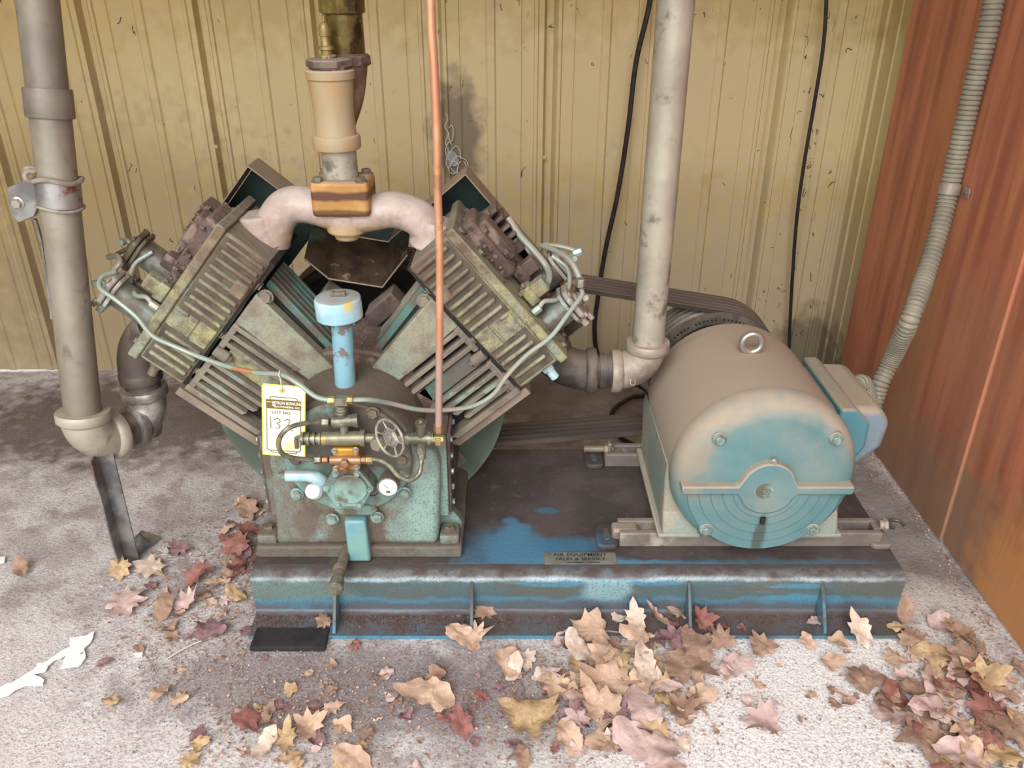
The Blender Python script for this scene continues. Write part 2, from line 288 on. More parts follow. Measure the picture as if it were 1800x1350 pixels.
# ------------------------------------------------------------------ the setting
YW, XR = 2.235, .918
fl = MB(); nx, ny = 90, 90
for j in range(ny+1):
    for i in range(nx+1):
        x, y = -2.4+3.36*i/nx, -.6+2.95*j/ny
        fl.v.append((x, y, .0025*noise.noise((x*3, y*3, 0))-.0025))
for j in range(ny):
    for i in range(nx):
        a = j*(nx+1)+i; fl.f.append((a, a+1, a+nx+2, a+nx+1))
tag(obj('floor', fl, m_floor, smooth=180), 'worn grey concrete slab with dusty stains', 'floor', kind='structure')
tag(obj('ground', MB().box((0, -6.3, -.06), (16, 11.4, .1)), mat('yard_ground', 'a39a90', '8f877c', rough=.95)), 'pale yard ground outside the open front', 'ground', kind='structure')
wb = tag(thing('wall_back', (0, YW, 0), None, None), 'olive ribbed steel sheet wall behind the machine', 'wall', kind='structure')
PER = .29
def profile(x0, n):
    pts = []                                          # one rib per period, a bead, a flat-topped minor rib and a bead between
    for k in range(n):
        o = x0+k*PER
        pts += [(o, 0), (o+.010, .0), (o+.012, -.004), (o+.020, -.004), (o+.023, .0), (o+.036, 0), (o+.043, .024), (o+.060, .024), (o+.067, 0),
                (o+.071, -.005), (o+.079, -.005), (o+.082, 0), (o+.112, 0), (o+.114, .0025), (o+.119, 0), (o+.178, 0), (o+.1825, -.0045), (o+.2, -.0045), (o+.2045, 0),
                (o+.268, 0), (o+.270, .0025), (o+.275, 0)]
    pts.append((x0+n*PER, 0)); return pts
def sheet(name, pts, z0, z1, M, m, parent, th=.0012):
    b = MB(); n = len(pts)
    rows = [[tuple(M @ Vector((x, d, z))) for x, d in pts] for z in (z0, z1)]
    rows2 = [[tuple(M @ Vector((x, d+th, z))) for x, d in pts] for z in (z0, z1)]
    b.ring(rows, close=False); b.ring(rows2, close=False)
    b.f += [(i, i+1, 2*n+i+1, 2*n+i) for i in range(n-1)]+[(n+i, n+i+1, 3*n+i+1, 3*n+i) for i in range(n-1)]
    b.f += [(0, n, 3*n, 2*n), (n-1, 2*n-1, 4*n-1, 3*n-1)]
    return obj(name, b, m, parent, smooth=25)
X0 = .095+PER-.05-PER*12
Mw = Matrix.Translation((0, YW, 0))
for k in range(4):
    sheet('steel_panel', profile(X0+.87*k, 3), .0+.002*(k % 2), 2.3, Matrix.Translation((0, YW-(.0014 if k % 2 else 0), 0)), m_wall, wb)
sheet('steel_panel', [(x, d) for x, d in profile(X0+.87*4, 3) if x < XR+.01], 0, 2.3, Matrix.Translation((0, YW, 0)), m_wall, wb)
for (x, y) in ((380, 258), (957, 277), (115, 600), (1285, 170), (650, 110), (1240, 505)):
    bolt(wb, P(x, y, Y=YW-.001), (0, -1, 0), .0042, m_wall, name='screw', h=.7)
fk = MB()
for k in range(230):
    x, z = random.uniform(-1.3, .88), random.uniform(.05, 1.15)
    if random.random() < .35: x, z = random.gauss(.25, .3), random.gauss(1.0, .1)
    if random.random() < .25: x, z = random.gauss(.8, .04), random.uniform(.1, 1.1)
    if x > .88: continue
    pts = [Vector((x, YW-.0012, z))]
    for q in range(random.randint(1, 4)): pts.append(pts[-1]+Vector((random.gauss(0, .004), 0, random.gauss(0, .006))))
    fk.tube(pts, random.uniform(.0004, .0011), 4, 2)
tag(obj('paint_flecks', fk, m_scr, wb), None, None, kind='stuff')
# right wall: a steel return in the corner, then two plywood sheets
wr = tag(thing('wall_right', (XR, 1.4, 0), None, None), 'wall of reddish brown stained plywood with a steel sheet corner', 'wall', kind='structure')
Mr = Matrix(((0, 1, 0, XR), (1, 0, 0, 0), (0, 0, 1, 0), (0, 0, 0, 1)))
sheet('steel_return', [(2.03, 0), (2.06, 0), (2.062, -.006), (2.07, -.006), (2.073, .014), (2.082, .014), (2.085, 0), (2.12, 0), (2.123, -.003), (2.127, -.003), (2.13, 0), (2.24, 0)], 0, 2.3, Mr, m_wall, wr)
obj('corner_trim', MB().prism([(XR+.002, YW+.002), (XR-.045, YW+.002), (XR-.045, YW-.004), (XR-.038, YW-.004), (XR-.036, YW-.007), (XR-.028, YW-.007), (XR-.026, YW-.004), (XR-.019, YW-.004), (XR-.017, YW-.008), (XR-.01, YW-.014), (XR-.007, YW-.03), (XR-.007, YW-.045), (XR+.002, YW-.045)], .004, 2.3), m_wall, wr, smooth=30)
bolt(wr, (XR-.002, 2.045, .33), (-1, 0, 0), .007, m_steel, h=.8)
def ply(y0, y1, x, m):
    b = MB(); b.box((x+.009, (y0+y1)/2, 1.15), (.018, y1-y0, 2.29)); return obj('plywood_panel', b, m, wr, bev=.0015)
ply(1.405, 2.05, XR-.012, m_wood); ply(.35, 1.398, XR-.008, m_wood); ply(-.6, .345, XR-.012, m_wood)
tag(obj('wall_left', MB().box((-2.2, .8, 1.15), (.02, 2.9, 2.3)), m_wall), 'unseen olive steel wall added on the left to keep that side dim', 'wall', kind='structure')  # out of view, put in to darken the left side
tag(obj('ceiling', MB().box((-.65, 1.25, 2.33), (3.3, 2.1, .03)), mat('roof_underside', '8a7f66', rough=.8)), 'unseen olive roof sheeting added over the machine to block sky light', 'ceiling', kind='structure')  # out of view, put in to block light from the sky

# ------------------------------------------------------------------ skid
SX0, SX1, SYF, SYB = -.480, .7215, 1.183, 1.617
sk = thing('machine_skid', (.12, 1.38, 0), 'long blue painted steel skid caked with dark grime under the machine', 'skid')
cs = [(SYF-.058, .0), (SYF-.058, .007), (SYF-.008, .009), (SYF, .017)]
cs += [(SYF+.0, .02), (SYF-.004, .078)]+[(SYF+.014-.018*math.cos(R(a)), .082+.018*math.sin(R(a))) for a in (10, 30, 50, 70, 90)]
cs += [(SYF+.03, ZT), (SYF+.03, ZT-.01), (SYF+.012, .078), (SYF+.012, .0)]
b = MB(); rows = []
for k in range(41):
    x = SX0+(SX1-SX0)*k/40
    rows.append([(x, y+.0012*noise.noise((x*9, y*9, z*9)), z) for y, z in cs])
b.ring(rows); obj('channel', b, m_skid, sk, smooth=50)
b = MB(); b.box(((SX0+SX1)/2, (SYF+.03+SYB)/2, ZT-.005), (SX1-SX0, SYB-SYF-.03, .01)); obj('deck_plate', b, m_skidtop, sk)
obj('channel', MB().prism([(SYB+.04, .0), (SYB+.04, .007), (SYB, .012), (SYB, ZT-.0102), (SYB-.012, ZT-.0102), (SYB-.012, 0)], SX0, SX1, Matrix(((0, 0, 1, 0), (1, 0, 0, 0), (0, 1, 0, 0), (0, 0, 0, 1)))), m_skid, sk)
for x in (588, 829, 1213, 1449):
    X = P(x, 1110, Y=SYF-.05).x
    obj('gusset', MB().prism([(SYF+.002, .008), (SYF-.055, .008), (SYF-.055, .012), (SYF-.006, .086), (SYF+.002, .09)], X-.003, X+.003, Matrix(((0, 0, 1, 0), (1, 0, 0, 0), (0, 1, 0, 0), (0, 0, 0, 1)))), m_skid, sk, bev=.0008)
# maker's plate on the edge of the deck
p0, p1 = P(957, 978, Z=ZT), P(1084, 985, Z=ZT)
npc = P(1020, 982, Z=ZT)+Vector((0, 0, .0008))
b = MB(); b.box(npc, (p1.x-p0.x, .034, .0014)); pl = obj('name_plate', b, m_np, sk, bev=.0004)
Mt = Matrix.Translation(npc+Vector((0, .009, .0007)))
for k, (s, sz) in enumerate((('AIR EQUIPMENT', .0125), ('SALES & SERVICE', .0115))):
    text('lettering', s, sz, Matrix.Translation(npc+Vector((0, .0095-.0125*k, .0007))), m_ink, pl, wide=1.12)
obj('lettering', MB().box(npc+Vector((-.01, -.0128, .0008)), (.03, .002, .0003)).box(npc+Vector((.025, -.0128, .0008)), (.022, .002, .0003)), m_ink, pl)
# crumbs of leaf and grit gathered on the flange
b = MB()
for k in range(9000):
    x = random.uniform(SX0, SX1); t = random.random()
    y = SYF-.004-.034*abs(random.gauss(0, .55)) if t < .8 else random.uniform(SYF-.056, SYF)
    if y < SYF-.056 or (x > 0 and random.random() < .55): continue
    r = random.uniform(.0008, .0021); c = Vector((x, y, .0085+r*.5))
    vs = [c+Vector((random.uniform(-1, 1), random.uniform(-1, 1), random.uniform(-.5, 1)))*r for _ in range(4)]
    b.add([tuple(v) for v in vs], [(0, 1, 2), (0, 2, 3), (0, 3, 1), (1, 3, 2)])
tag(obj('leaf_crumbs', b, m_crumb, smooth=0), 'dark reddish leaf crumbs and grit strewn along the skid flange', 'debris', kind='stuff')
tag(obj('rubber_pad', MB().box((P(505, 1138, Z=.008).x, 1.118, .005), (.135, .05, .012)), m_pad, bev=.003), 'flat black rubber pad poking out under the left end of the skid', 'rubber pad')

# ------------------------------------------------------------------ compressor
ac = thing('air_compressor', (CX, 1.4, ZT), 'green two-bank compressor with finned cylinders in a V, valves and gauge on its face', 'compressor')
YF = 1.235
def yprism(name, poly, y0, y1, m, parent, bev=.003, **k):
    M = Matrix(((1, 0, 0, 0), (0, 0, 1, 0), (0, 1, 0, 0), (0, 0, 0, 1)))
    return obj(name, MB().prism(poly, y0, y1, M), m, parent, bev=bev, **k)
body = [(-.443, .125), (-.139, .125), (-.135, .16), (-.128, .30), (-.136, .335), (-.16, .345), (-.42, .345), (-.432, .335), (-.438, .16)]
cc = yprism('crankcase', body, YF, 1.50, m_green, ac, bev=.012, seg=3)
yprism('crankcase_crown', [(-.135, .32), (-.45, .32)][::-1]+[(CX+.165*math.cos(R(a)), .314+.165*math.sin(R(a))) for a in range(5, 180, 10)], 1.342, 1.50, m_brown, ac, bev=.006)
obj('bearing_drum', MB().lathe([(.128, -.115), (.124, -.03), (.116, .001)], (-.287, YF, .327), (0, -1, 0), 48), m_green, ac, smooth=50)
yprism('foot_flange', [(-.478, ZT+.0005), (-.094, ZT+.0005), (-.094, .127), (-.478, .127)], YF-.006, 1.56, m_green, ac, bev=.004)
for s, xo, xi in ((1, -.096, -.14), (-1, -.476, -.438)):
    yprism('foot_web', [(xi, .125), (xo, .125), (xo, .142), (xi, .21)], YF+.05, YF+.075, m_green, ac)
    yprism('foot_web', [(xi, .125), (xo, .125), (xo, .142), (xi, .21)], 1.50, 1.525, m_green, ac)
    obj('foot_boss', MB().box(((xo+xi)/2+s*.001, YF+.022, .136), (.036, .04, .022)), m_green, ac, bev=.004)
    bolt(ac, ((xo+xi)/2+s*.001, YF+.022, .147), (0, 0, 1), .0095, m_dbolt)
    xs = -.132 if s > 0 else -.438                        # side access cover, seen edge-on with its bolts
    M = Matrix(((0, 0, s, xs), (0, 1, 0, 0), (1, 0, 0, 0), (0, 0, 0, 1)))
    sc_ = obj('side_cover', MB().prism([(.17, YF+.03), (.345, YF+.03), (.345, 1.53), (.17, 1.53)], -.004, .014, M), m_green, ac, bev=.003)
    sc2 = obj('cover_plate', MB().prism([(.175, YF+.036), (.34, YF+.036), (.34, 1.524), (.175, 1.524)], .014, .02, M), m_brown, ac, bev=.002)
    for k in range(5): bolt(sc2, (xs+s*.020, YF+.048, .192+.034*k), (s, 0, 0), .0055, m_bolt)
    for k in range(1, 5): bolt(sc2, (xs+s*.020, YF+.048+.06*k, .33), (s, 0, 0), .0055, m_bolt)
# bearing cover, pump, bar and front details
PC = P(612, 805, Y=YF-.008)
bc = obj('bearing_cover', MB().lathe([(.112, -.012), (.112, .010), (.109, .013), (.03, .016)], (PC.x, YF, PC.z), (0, -1, 0), 64), m_plate, ac, bev=.0)
for x, y in ((522, 868), (584, 912), (663, 909), (711, 866), (520, 806), (707, 806), (655, 726)):
    bolt(bc, P(x, y, Y=YF-.013), (0, -1, 0), .0098, m_bolt if y > 820 else m_dbolt)
yprism('cover_boss', [(PC.x-.034, PC.z-.104), (PC.x-.022, PC.z-.118), (PC.x+.035, PC.z-.118), (PC.x+.047, PC.z-.104), (PC.x+.03, PC.z-.094), (PC.x-.02, PC.z-.094)], YF-.018, YF-.01, m_plate, ac, bev=.004)
a0, a1 = P(605, 920, Y=YF-.02), P(651, 986, Y=YF-.02)
yprism('drain_bar', [(a0.x, .104), (a1.x+.001, .104), (a1.x-.002, a0.z+.006), (a0.x, a0.z+.006)], YF-.022, YF+.01, m_bluebar, ac, bev=.005)
d0 = P(607, 972, Y=YF-.01)
dr = obj('drain_pipe', MB().cyl((d0.x, YF+.01, .118), (d0.x+.002, 1.135, .122), .0095).lathe([(.0105, 0), (.0125, .003), (.0125, .012), (.0105, .014)], (d0.x, 1.165, .122), (0, 1, 0), 14), m_dbolt, ac)
b = MB(); n = 24
b.ring([[tuple(Vector((d0.x+.002, yy, .122))+Vector((math.cos(2*math.pi*j/n), 0, math.sin(2*math.pi*j/n)))*rr*(1 if j % 2 else .93)) for j in range(n)] for yy, rr in ((1.142, .0125), (1.12, .0142), (1.118, .013))])
obj('pipe_cap', b, m_steel, dr, smooth=20)
# pump housing and octagonal cover
Yp = YF-.05; c = P(617, 857, Y=Yp)
oc = [(c.x+.0295*math.cos(R(a)), c.z+.0295*math.sin(R(a))) for a in range(15, 375, 30)]
pb = MB(); M_ = Matrix(((1, 0, 0, 0), (0, 0, 1, 0), (0, 1, 0, 0), (0, 0, 0, 1)))
lobes = [Vector((P(x, y, Y=Yp).x, 0, P(x, y, Y=Yp).z)) for x, y in ((592, 834), (627, 834), (647, 859), (631, 884), (596, 884), (577, 859))]
ol = []
for i, q in enumerate(lobes):
    d = (q-Vector((c.x, 0, c.z))); q.x += d.x*.08; q.z += d.z*.08; an = math.atan2(d.z, d.x)
    for t in (60, 30, 0, -30, -60): ol.append((q.x+.0075*math.cos(an+R(t)), q.z+.0075*math.sin(an+R(t))))
pump = yprism('pump_housing', ol, Yp, YF-.01, m_plate, ac, bev=.002)
yprism('pump_cover', oc, Yp-.007, Yp, m_plate, pump, bev=.0015)
for q in lobes: bolt(pump, (q.x, Yp-.001, q.z), (0, -1, 0), .0052, m_bolt)
obj('pump_neck', MB().lathe([(.03, -.02), (.034, .03)], (c.x, YF-.01, c.z), (0, -1, 0), 24).cyl(P(655, 858, Y=YF-.03), P(655, 862, Y=YF), .012), m_brown, pump)
# yellow brass block with cross tube
Yb = YF-.052; q0, q1 = P(583, 789, Y=Yb), P(633, 828, Y=Yb)
bb = yprism('brass_block', [(q0.x, q1.z), (q1.x, q1.z), (q1.x, q0.z), (q0.x, q0.z)], Yb, YF-.01, m_gold, ac, bev=.004)
cy = P(608, 808, Y=Yb); obj('cross_tube', MB().cyl((q0.x-.004, Yb-.001, cy.z), (q1.x+.004, Yb-.001, cy.z), .0085), m_bronze, bb)
for x, y in ((588, 793), (625, 791), (590, 824), (627, 822)): bolt(bb, P(x, y, Y=Yb-.001), (0, -1, 0), .0044, m_screw, name='screw', h=.8)
obj('plug', MB().hexp((cy.x, Yb-.008, cy.z), (0, -1, 0), .0085, .009).hexp(P(604, 821, Y=Yb-.004), (0, -.8, -.3), .0085, .009), m_bronze, bb, bev=.0006)
def nut(pts, r=.0065, m=m_steel, parent=None, ln=.011, axis=(1, 0, 0), name='nut'):
    p = Vector(pts); a = Vector(axis).normalized()
    return obj(name, MB().hexp(p-a*ln/2, a, r, ln), m, parent or ac, bev=.0006)
# fitting stack above the block
Yt = 1.192; tp = lambda x, y, Y=Yt: P(x, y, Y=Y)
fs = obj('fitting_stack', MB().box(tp(600, 704), (.020, .014, .014)).cyl(tp(600, 712), tp(601, 732), .0085).lathe([(.0095, 0), (.0102, .002), (.0095, .004)], tp(600, 718), (0, 0, -1)).lathe([(.0095, 0), (.0102, .002), (.0095, .004)], tp(600, 723), (0, 0, -1))
         .cyl(tp(585, 742), tp(630, 738), .0105).lathe([(.012, 0), (.012, .008)], tp(622, 739), (1, 0, .06)).cyl(tp(604, 745), tp(606, 762), .0075), m_steel, ac)
nut(tp(583, 704), .0078, m_brass, fs, .012); nut(tp(615, 703), .0078, m_brass, fs, .012)
nut(tp(573, 742), .009, m_steel, fs, .012)
rv = obj('relief_valve', MB().cyl(tp(567, 771), tp(634, 770), .0125).lathe([(.0145, 0), (.0145, .008)], tp(634, 770), (1, 0, 0)).cyl(tp(634, 770), tp(665, 770), .0085), mat('brassy_valve_body', '86816b', '7b755f', sc=60, rough=.4, metal=.4, bump=.3, chips='b39440', csc=16, clo=.5, chi=.55), ac)
b = MB()
for k in range(7): b.lathe([(.0085 if k % 2 else .0115, 0), (.0085 if k % 2 else .0115, .0042)], tp(565-5*k, 771), (-1, 0, 0), 14)
b.cyl(tp(570, 771), tp(528, 772), .007); obj('spring_barrel', b, m_steel, rv)
obj('test_lever', MB().tube([tp(531, 768), tp(524, 768), tp(519, 771)], .003, 8).box(tp(521, 780), (.006, .006, .018)), m_dbolt, rv, bev=.001)
# globe valve and handwheel
gv = obj('globe_valve', MB().cyl(tp(665, 770), tp(712, 771), .011).lathe([(.006, 0), (.016, .012), (.016, .03), (.011, .04)], tp(685, 770, Yt), (-.45, -.8, .15), 6), m_steel, ac, bev=.001)
hc = tp(685, 770, Yt-.05); ax = Vector((-.62, -.78, .05)).normalized(); M = frame(hc, ax)
rr = .0315; b = MB()
ring = [M @ Vector((rr*math.cos(R(a)), rr*math.sin(R(a)), 0)) for a in range(0, 361, 10)]
b.tube(ring, .0023, 8, 0)
ri = [M @ Vector((.0175*math.cos(R(a)), .0175*math.sin(R(a)), -.002)) for a in range(0, 361, 60)]
b.tube(ri, .0013, 6, 0)
for a in range(0, 360, 60): b.tube([M @ Vector((.017*math.cos(R(a)), .017*math.sin(R(a)), -.002)), M @ Vector((rr*math.cos(R(a)), rr*math.sin(R(a)), 0))], .0016, 6, 0)
hw = obj('handwheel', b, m_wheelm, gv)
obj('hub', MB().lathe([(.017, -.004), (.014, .001), (.008, .002)], hc, ax, 6).lathe([(.007, 0), (.007, .004), (.003, .005)], hc, ax, 16).cyl(hc, tp(685, 770), .005), m_wheelm, hw, bev=.0005)
te = obj('tee', MB().cyl(tp(712, 771), tp(762, 771), .0105).lathe([(.0125, 0), (.0125, .006)], tp(752, 771), (1, 0, 0)).lathe([(.0125, 0), (.0125, .006)], tp(714, 771), (1, 0, 0)).cyl(tp(740, 748), tp(740, 795), .009).lathe([(.0105, 0), (.0105, .006)], tp(740, 742), (0, 0, -1)), m_steel, ac)
nut(tp(741, 800), .008, m_steel, te, .012, (0, 0, 1)); nut(tp(705, 771), .011, m_dbolt, te, .008)
nut(tp(740, 742), .006, m_steel, te, .01, (0, 0, 1))
nut(tp(770, 773), .0085, m_brass, te, .014, (0, -.2, 1)); nut(tp(770, 772), .0075, m_brass, te, .02, (1, 0, 0)); nut(tp(771, 752), .0088, m_bronze, te, .016, (0, 0, 1))
# pressure gauge
gc = tp(682, 857, Yt-.012); ga = (-.05, -.93, .0)
ga_ = Vector((0, -.95, .1))
gg = obj('pressure_gauge', MB().lathe([(.012, -.045), (.0185, -.028), (.0185, 0), (.0165, .001), (.0160, -.002)], gc, ga_, 32), m_plate, ac)
dl = obj('dial', MB().lathe([(.0158, -.001), (.0158, 0)], gc, ga_, 32), m_dial, gg)
G = frame(gc, ga_)
b = MB()
b.add([(-.008, .006, .0006), (-.007, .0068, .0006), (.0015, -.001, .0006), (.0004, -.0018, .0006)], [(0, 1, 2, 3)], G)
b.box((0, -.0085, .0005), (.007, .005, .0003), G)
for k in range(11):
    a = R(-40+k*26); b.box((.0132*math.cos(a), .0132*math.sin(a), .0005), (.0012, .0006, .0002), G)
obj('dial_marks', b, m_dbolt, dl, smooth=0)
# oil filler, white cap and blue pipe
op = obj('oil_pipe', MB().tube([tp(503, 836), tp(530, 836), tp(552, 838), tp(566, 846, Yt+.01), tp(576, 852, Yt+.03)], lambda t: .0105+.005*max(0, t-.4), 16), m_blue, ac)
obj('plug', MB().hexp(tp(503, 836), (-1, 0, 0), .009, .008).hexp(tp(496, 836), (-1, 0, 0), .0065, .007), m_plate, op)
fc = tp(553, 862, Yt+.012)
fi_ = obj('filler_neck', MB().lathe([(.015, -.03), (.015, -.012)], fc, (-.1, -.9, .2)).hexp(fc+Vector((0, .012, -.002)), (-.1, -.9, .2), .0195, .008).lathe([(.0165, -.004), (.0175, .003), (.0155, .005)], fc, (-.1, -.9, .2), 24), m_screw, ac)
obj('filler_cap', MB().lathe([(.0135, -.002), (.014, .006), (.0125, .013), (.008, .017), (.002, .018)], fc, (-.12, -.86, .35), 24), m_bulb, fi_, smooth=60, label='white filler cap')
# breather column
bt, bb_ = P(600, 552, Y=1.27), P(608, 694, Y=1.27)
br = obj('breather_pipe', MB().tube([bb_-Vector((0, 0, .012)), (bb_+bt)/2, bt], .0178, 28, 4), m_bluecol, ac)
bk = P(597, 552, Y=1.27)
cap = obj('breather_cap', MB().lathe([(.012, -.004), (.036, 0), (.0385, .002), (.0385, .033), (.037, .036), (.034, .0375), (.01, .0385)], (bk.x, 1.27, bk.z-.006), (-.02, -.02, 1), 48), m_blue, br, smooth=50)
obj('lug', MB().box((bk.x+.002, 1.268, bk.z+.036), (.022, .007, .007)).box((bk.x+.011, 1.268, bk.z+.037), (.005, .009, .008)).box((bk.x-.008, 1.268, bk.z+.037), (.005, .009, .008)), m_dbolt, cap, bev=.001)

# ------------------------------------------------------------------ the two cylinder banks
AB = R(50); YB = 1.33
def bank(s):
    uv, wv = Vector((s*math.cos(AB), 0, -math.sin(AB))), Vector((s*math.sin(AB), 0, math.cos(AB)))
    T = Matrix(((uv.x, 0, wv.x, CX), (0, 1, 0, 0), (uv.z, 0, wv.z, CZ), (0, 0, 0, 1)))
    t = lambda u, y, w: T @ Vector((u, y, w))
    o = -.010 if s < 0 else 0; rnd = random.Random(5+s)
    def uwp(name, poly, y0, y1, m, parent, bev=.002, **k):        # a prism whose outline lies in the plane of the bank's face
        Mx = T @ Matrix(((1, 0, 0, 0), (0, 0, 1, 0), (0, 1, 0, 0), (0, 0, 0, 1)))
        return obj(name, MB().prism(poly, y0, y1, Mx), m, parent, bev=bev, **k)
    G0, G1 = .298, .388
    cyl = uwp('cylinder_barrel', [(-.072+o, .08), (.125+o, .08), (.125+o, G0-.004), (-.112+o, G0-.004)], YB+.034, 1.50, m_dark, ac, bev=.004)  # near-black core puts the shade between the fins into its colour
    uwp('front_panel', [(-.072+o, .088), (-.022+o, .088), (-.026+o, .16), (-.036+o, G0-.03), (-.036+o, G0-.008), (-.106+o, G0-.008)], YB+.002, YB+.03, m_panel, cyl, bev=.003)
    # fins standing out of the front face
    for k, u in enumerate((-.030, -.011, .008, .056, .074, .092, .110)):
        w0 = .105+.012*k; th = .0085
        if k == 0: w0 = .15
        uwp('fin', [(u+o-th/2, w0), (u+o+th/2, w0+.006), (u+o+th/2, G0-.012), (u+o-th/2, G0-.012)], YB, YB+.03, m_fin, cyl, bev=.0015)
    uwp('fin', [(.121+o, .13), (.133+o, .14), (.133+o, G0-.006), (.121+o, G0-.006)], YB-.002, YB+.05, m_fin, cyl, bev=.002)
    uwp('fin_bridge', [(-.036+o, G0-.02), (.02+o, G0-.02), (.02+o, G0-.008), (-.036+o, G0-.008)], YB+.001, YB+.02, m_fin, cyl)
    uwp('fin_bridge', [(.05+o, G0-.02), (.125+o, G0-.02), (.125+o, G0-.008), (.05+o, G0-.008)], YB+.001, YB+.02, m_fin, cyl)
    uwp('boss_panel', [(.017+o, .14), (.049+o, .15), (.049+o, G0-.03), (.017+o, G0-.03)], YB+.012, YB+.03, m_olive if s < 0 else m_teal, cyl)
    bo = obj('stud_boss', MB().cyl(t(.034+o, YB+.008, G0-.036), t(.034+o, YB+.008, G0-.008), .011), m_fin, cyl, bev=.002)
    bolt(bo, t(.034+o, YB+.008, G0-.036), -wv, .007, m_dbolt)
    # inner side: teal ribs running along the bore, then a ledge
    for k in range(6):
        y = YB+.036+.019*k
        q = MB(); f = lambda u, w, yy: tuple(t(u+o, yy, w))
        for (ya, yb) in ((y, y+.008),):
            vs = [f(-.072, .09, ya), f(-.112, G0-.012, ya), f(-.127, G0-.012, ya), f(-.087, .10, ya), f(-.072, .09, yb), f(-.112, G0-.012, yb), f(-.127, G0-.012, yb), f(-.087, .10, yb)]
            q.add(vs, [(0, 1, 2, 3), (4, 7, 6, 5), (0, 4, 5, 1), (1, 5, 6, 2), (2, 6, 7, 3), (3, 7, 4, 0)])
        obj('rib', q, m_teal if (s < 0 or k < 2) else m_fin, cyl, bev=.0015)
    uwp('side_casing', [(-.10+o, .10), (-.10+o, G0-.10), (-.135+o, G0-.10), (-.135+o, .13)], 1.455, 1.51, m_brown if s > 0 else m_teal, cyl, bev=.003)
    bolt(cyl, t(-.108+o, YB+.012, G0-.024), (0, -1, 0), .011, m_fin); bolt(cyl, t(-.06+o, YB, .105), (0, -1, 0), .008, m_dbolt)
    # gasket and head
    gs = MB(); pts = []
    for k in range(26):
        u = -.172+o+.297*k/25; pts.append((u, G0-.004+rnd.uniform(-.0025, .001)))
    gs = uwp('gasket', pts+[(.125+o, G0+.003), (-.172+o, G0+.003)], YB+.0, 1.50, m_dark, ac, bev=0)
    hd = uwp('cylinder_head', [(-.172+o, G0+.001), (.125+o, G0+.001), (.125+o, G1), (-.172+o, G1)], YB-.006, 1.5, m_olive, ac, bev=.005)
    uwp('cover_flange', [(-.178+o, G1-.002), (.130+o, G1-.002), (.130+o, G1+.016), (-.178+o, G1+.016)], YB-.012, 1.505, m_olive, hd, bev=.003)
    # cast ribs on the front of the head, running from the gasket to just under the cover
    for k in range(16):
        u = -.158+.0172*k
        if u > .117: break
        lo, top = G0+.006, G1-(.010+.004*rnd.random())
        if -.012 < u < .034: lo = G0+.058 if u < .006 else G1
        if top-lo > .01: uwp('rib', [(u+o-.0036, lo), (u+o+.0036, lo), (u+o+.0036, top), (u+o-.0036, top)], YB-.0135, YB-.004, m_olive, hd, bev=.0032, seg=3)
    for a_, b2 in ((-.166, -.006), (.036, .118)): uwp('rib_bed', [(a_+o, G0+.004), (b2+o, G0+.004), (b2+o, G1-.006), (a_+o, G1-.006)], YB-.0068, YB-.002, m_bed, hd, bev=0)
    uwp('cast_panel', [(-.006+o, G0+.040), (.036+o, G0+.040), (.036+o, G1-.010), (-.006+o, G1-.010)], YB-.0095, YB-.002, m_olive, hd, bev=.002)
    uwp('rib_rail', [(-.008+o, G0+.005), (.036+o, G0+.005), (.036+o, G0+.036), (-.008+o, G0+.036)], YB-.0125, YB, m_olive, hd, bev=.002)
    uwp('head_pad', [(-.115+o, G0+.004), (-.085+o, G0+.004), (-.085+o, G0+.03), (-.115+o, G0+.03)], YB-.0155, YB, m_olive, hd, bev=.004)
    for u, y in ((-.16, 1.345), (-.11, 1.348), (.115, 1.35), (.118, 1.40), (.118, 1.45)):
        bolt(hd, t(u+o, y, G1+.016), wv, .0075, m_dbolt)
    for u in (-.12, .0, .09): bolt(hd, t(u+o, YB+.008, G0-.002), -wv, .0085, m_dbolt)
    for k, (wc, hh) in enumerate(((.325, .03), (.365, .03))):      # studs out of the lower end of the head
        obj('stud', MB().cyl(t(.124+o, YB+.016+.04*k, wc-.04), t(.124+o, YB+.016+.04*k, wc-.005), .009).hexp(t(.124+o, YB+.016+.04*k, wc-.046), -wv, .011, .01), m_steel if k else m_fin, hd)
    b = MB(); b.hexp(t(.128+o, YB+.02, .355), uv, .012, .012).cyl(t(.138+o, YB+.02, .355), t(.158+o, YB+.02, .353), .0085)
    obj('union_fitting', b, m_blue if s > 0 else m_dbolt, hd)
    # cast valve covers on top: lumpy rusty blocks and square plugs
    cv = MB(); cv.box((-.10+o, 1.405, G1+.026), (.12, .1, .028), T); vc = obj('valve_cover', cv, m_brown, hd, bev=.008, seg=3)
    obj('valve_cover', MB().box((-.015+o, 1.46, G1+.026), (.25, .05, .026), T), m_brown, hd, bev=.006)
    obj('cover_ridge', MB().box((-.10+o, 1.40, G1+.045), (.085, .05, .02), T), m_brown, vc, bev=.006)
    for k in range(4): obj('cover_fin', MB().box((-.13+.018*k+o, 1.47, G1+.05), (.007, .06, .035), T), m_brown, vc, bev=.002)
    for (u, y, h) in ((-.13, 1.375, .04), (-.075, 1.375, .042), (-.07, 1.44, .045), (-.135, 1.435, .05)):
        bolt(vc, t(u+o, y, G1+h), wv, .0085, m_brown)
    for (u, y) in ((-.052, 1.465), (-.018, 1.42), (.008, 1.368)):
        b = MB(); b.box((u+o, y, G1+.05), (.027, .027, .03), T).box((u+o, y, G1+.03), (.036, .036, .02), T)
        obj('square_plug', b, m_brown if u < 0 else m_olive, hd, bev=.003)
    rg = MB()
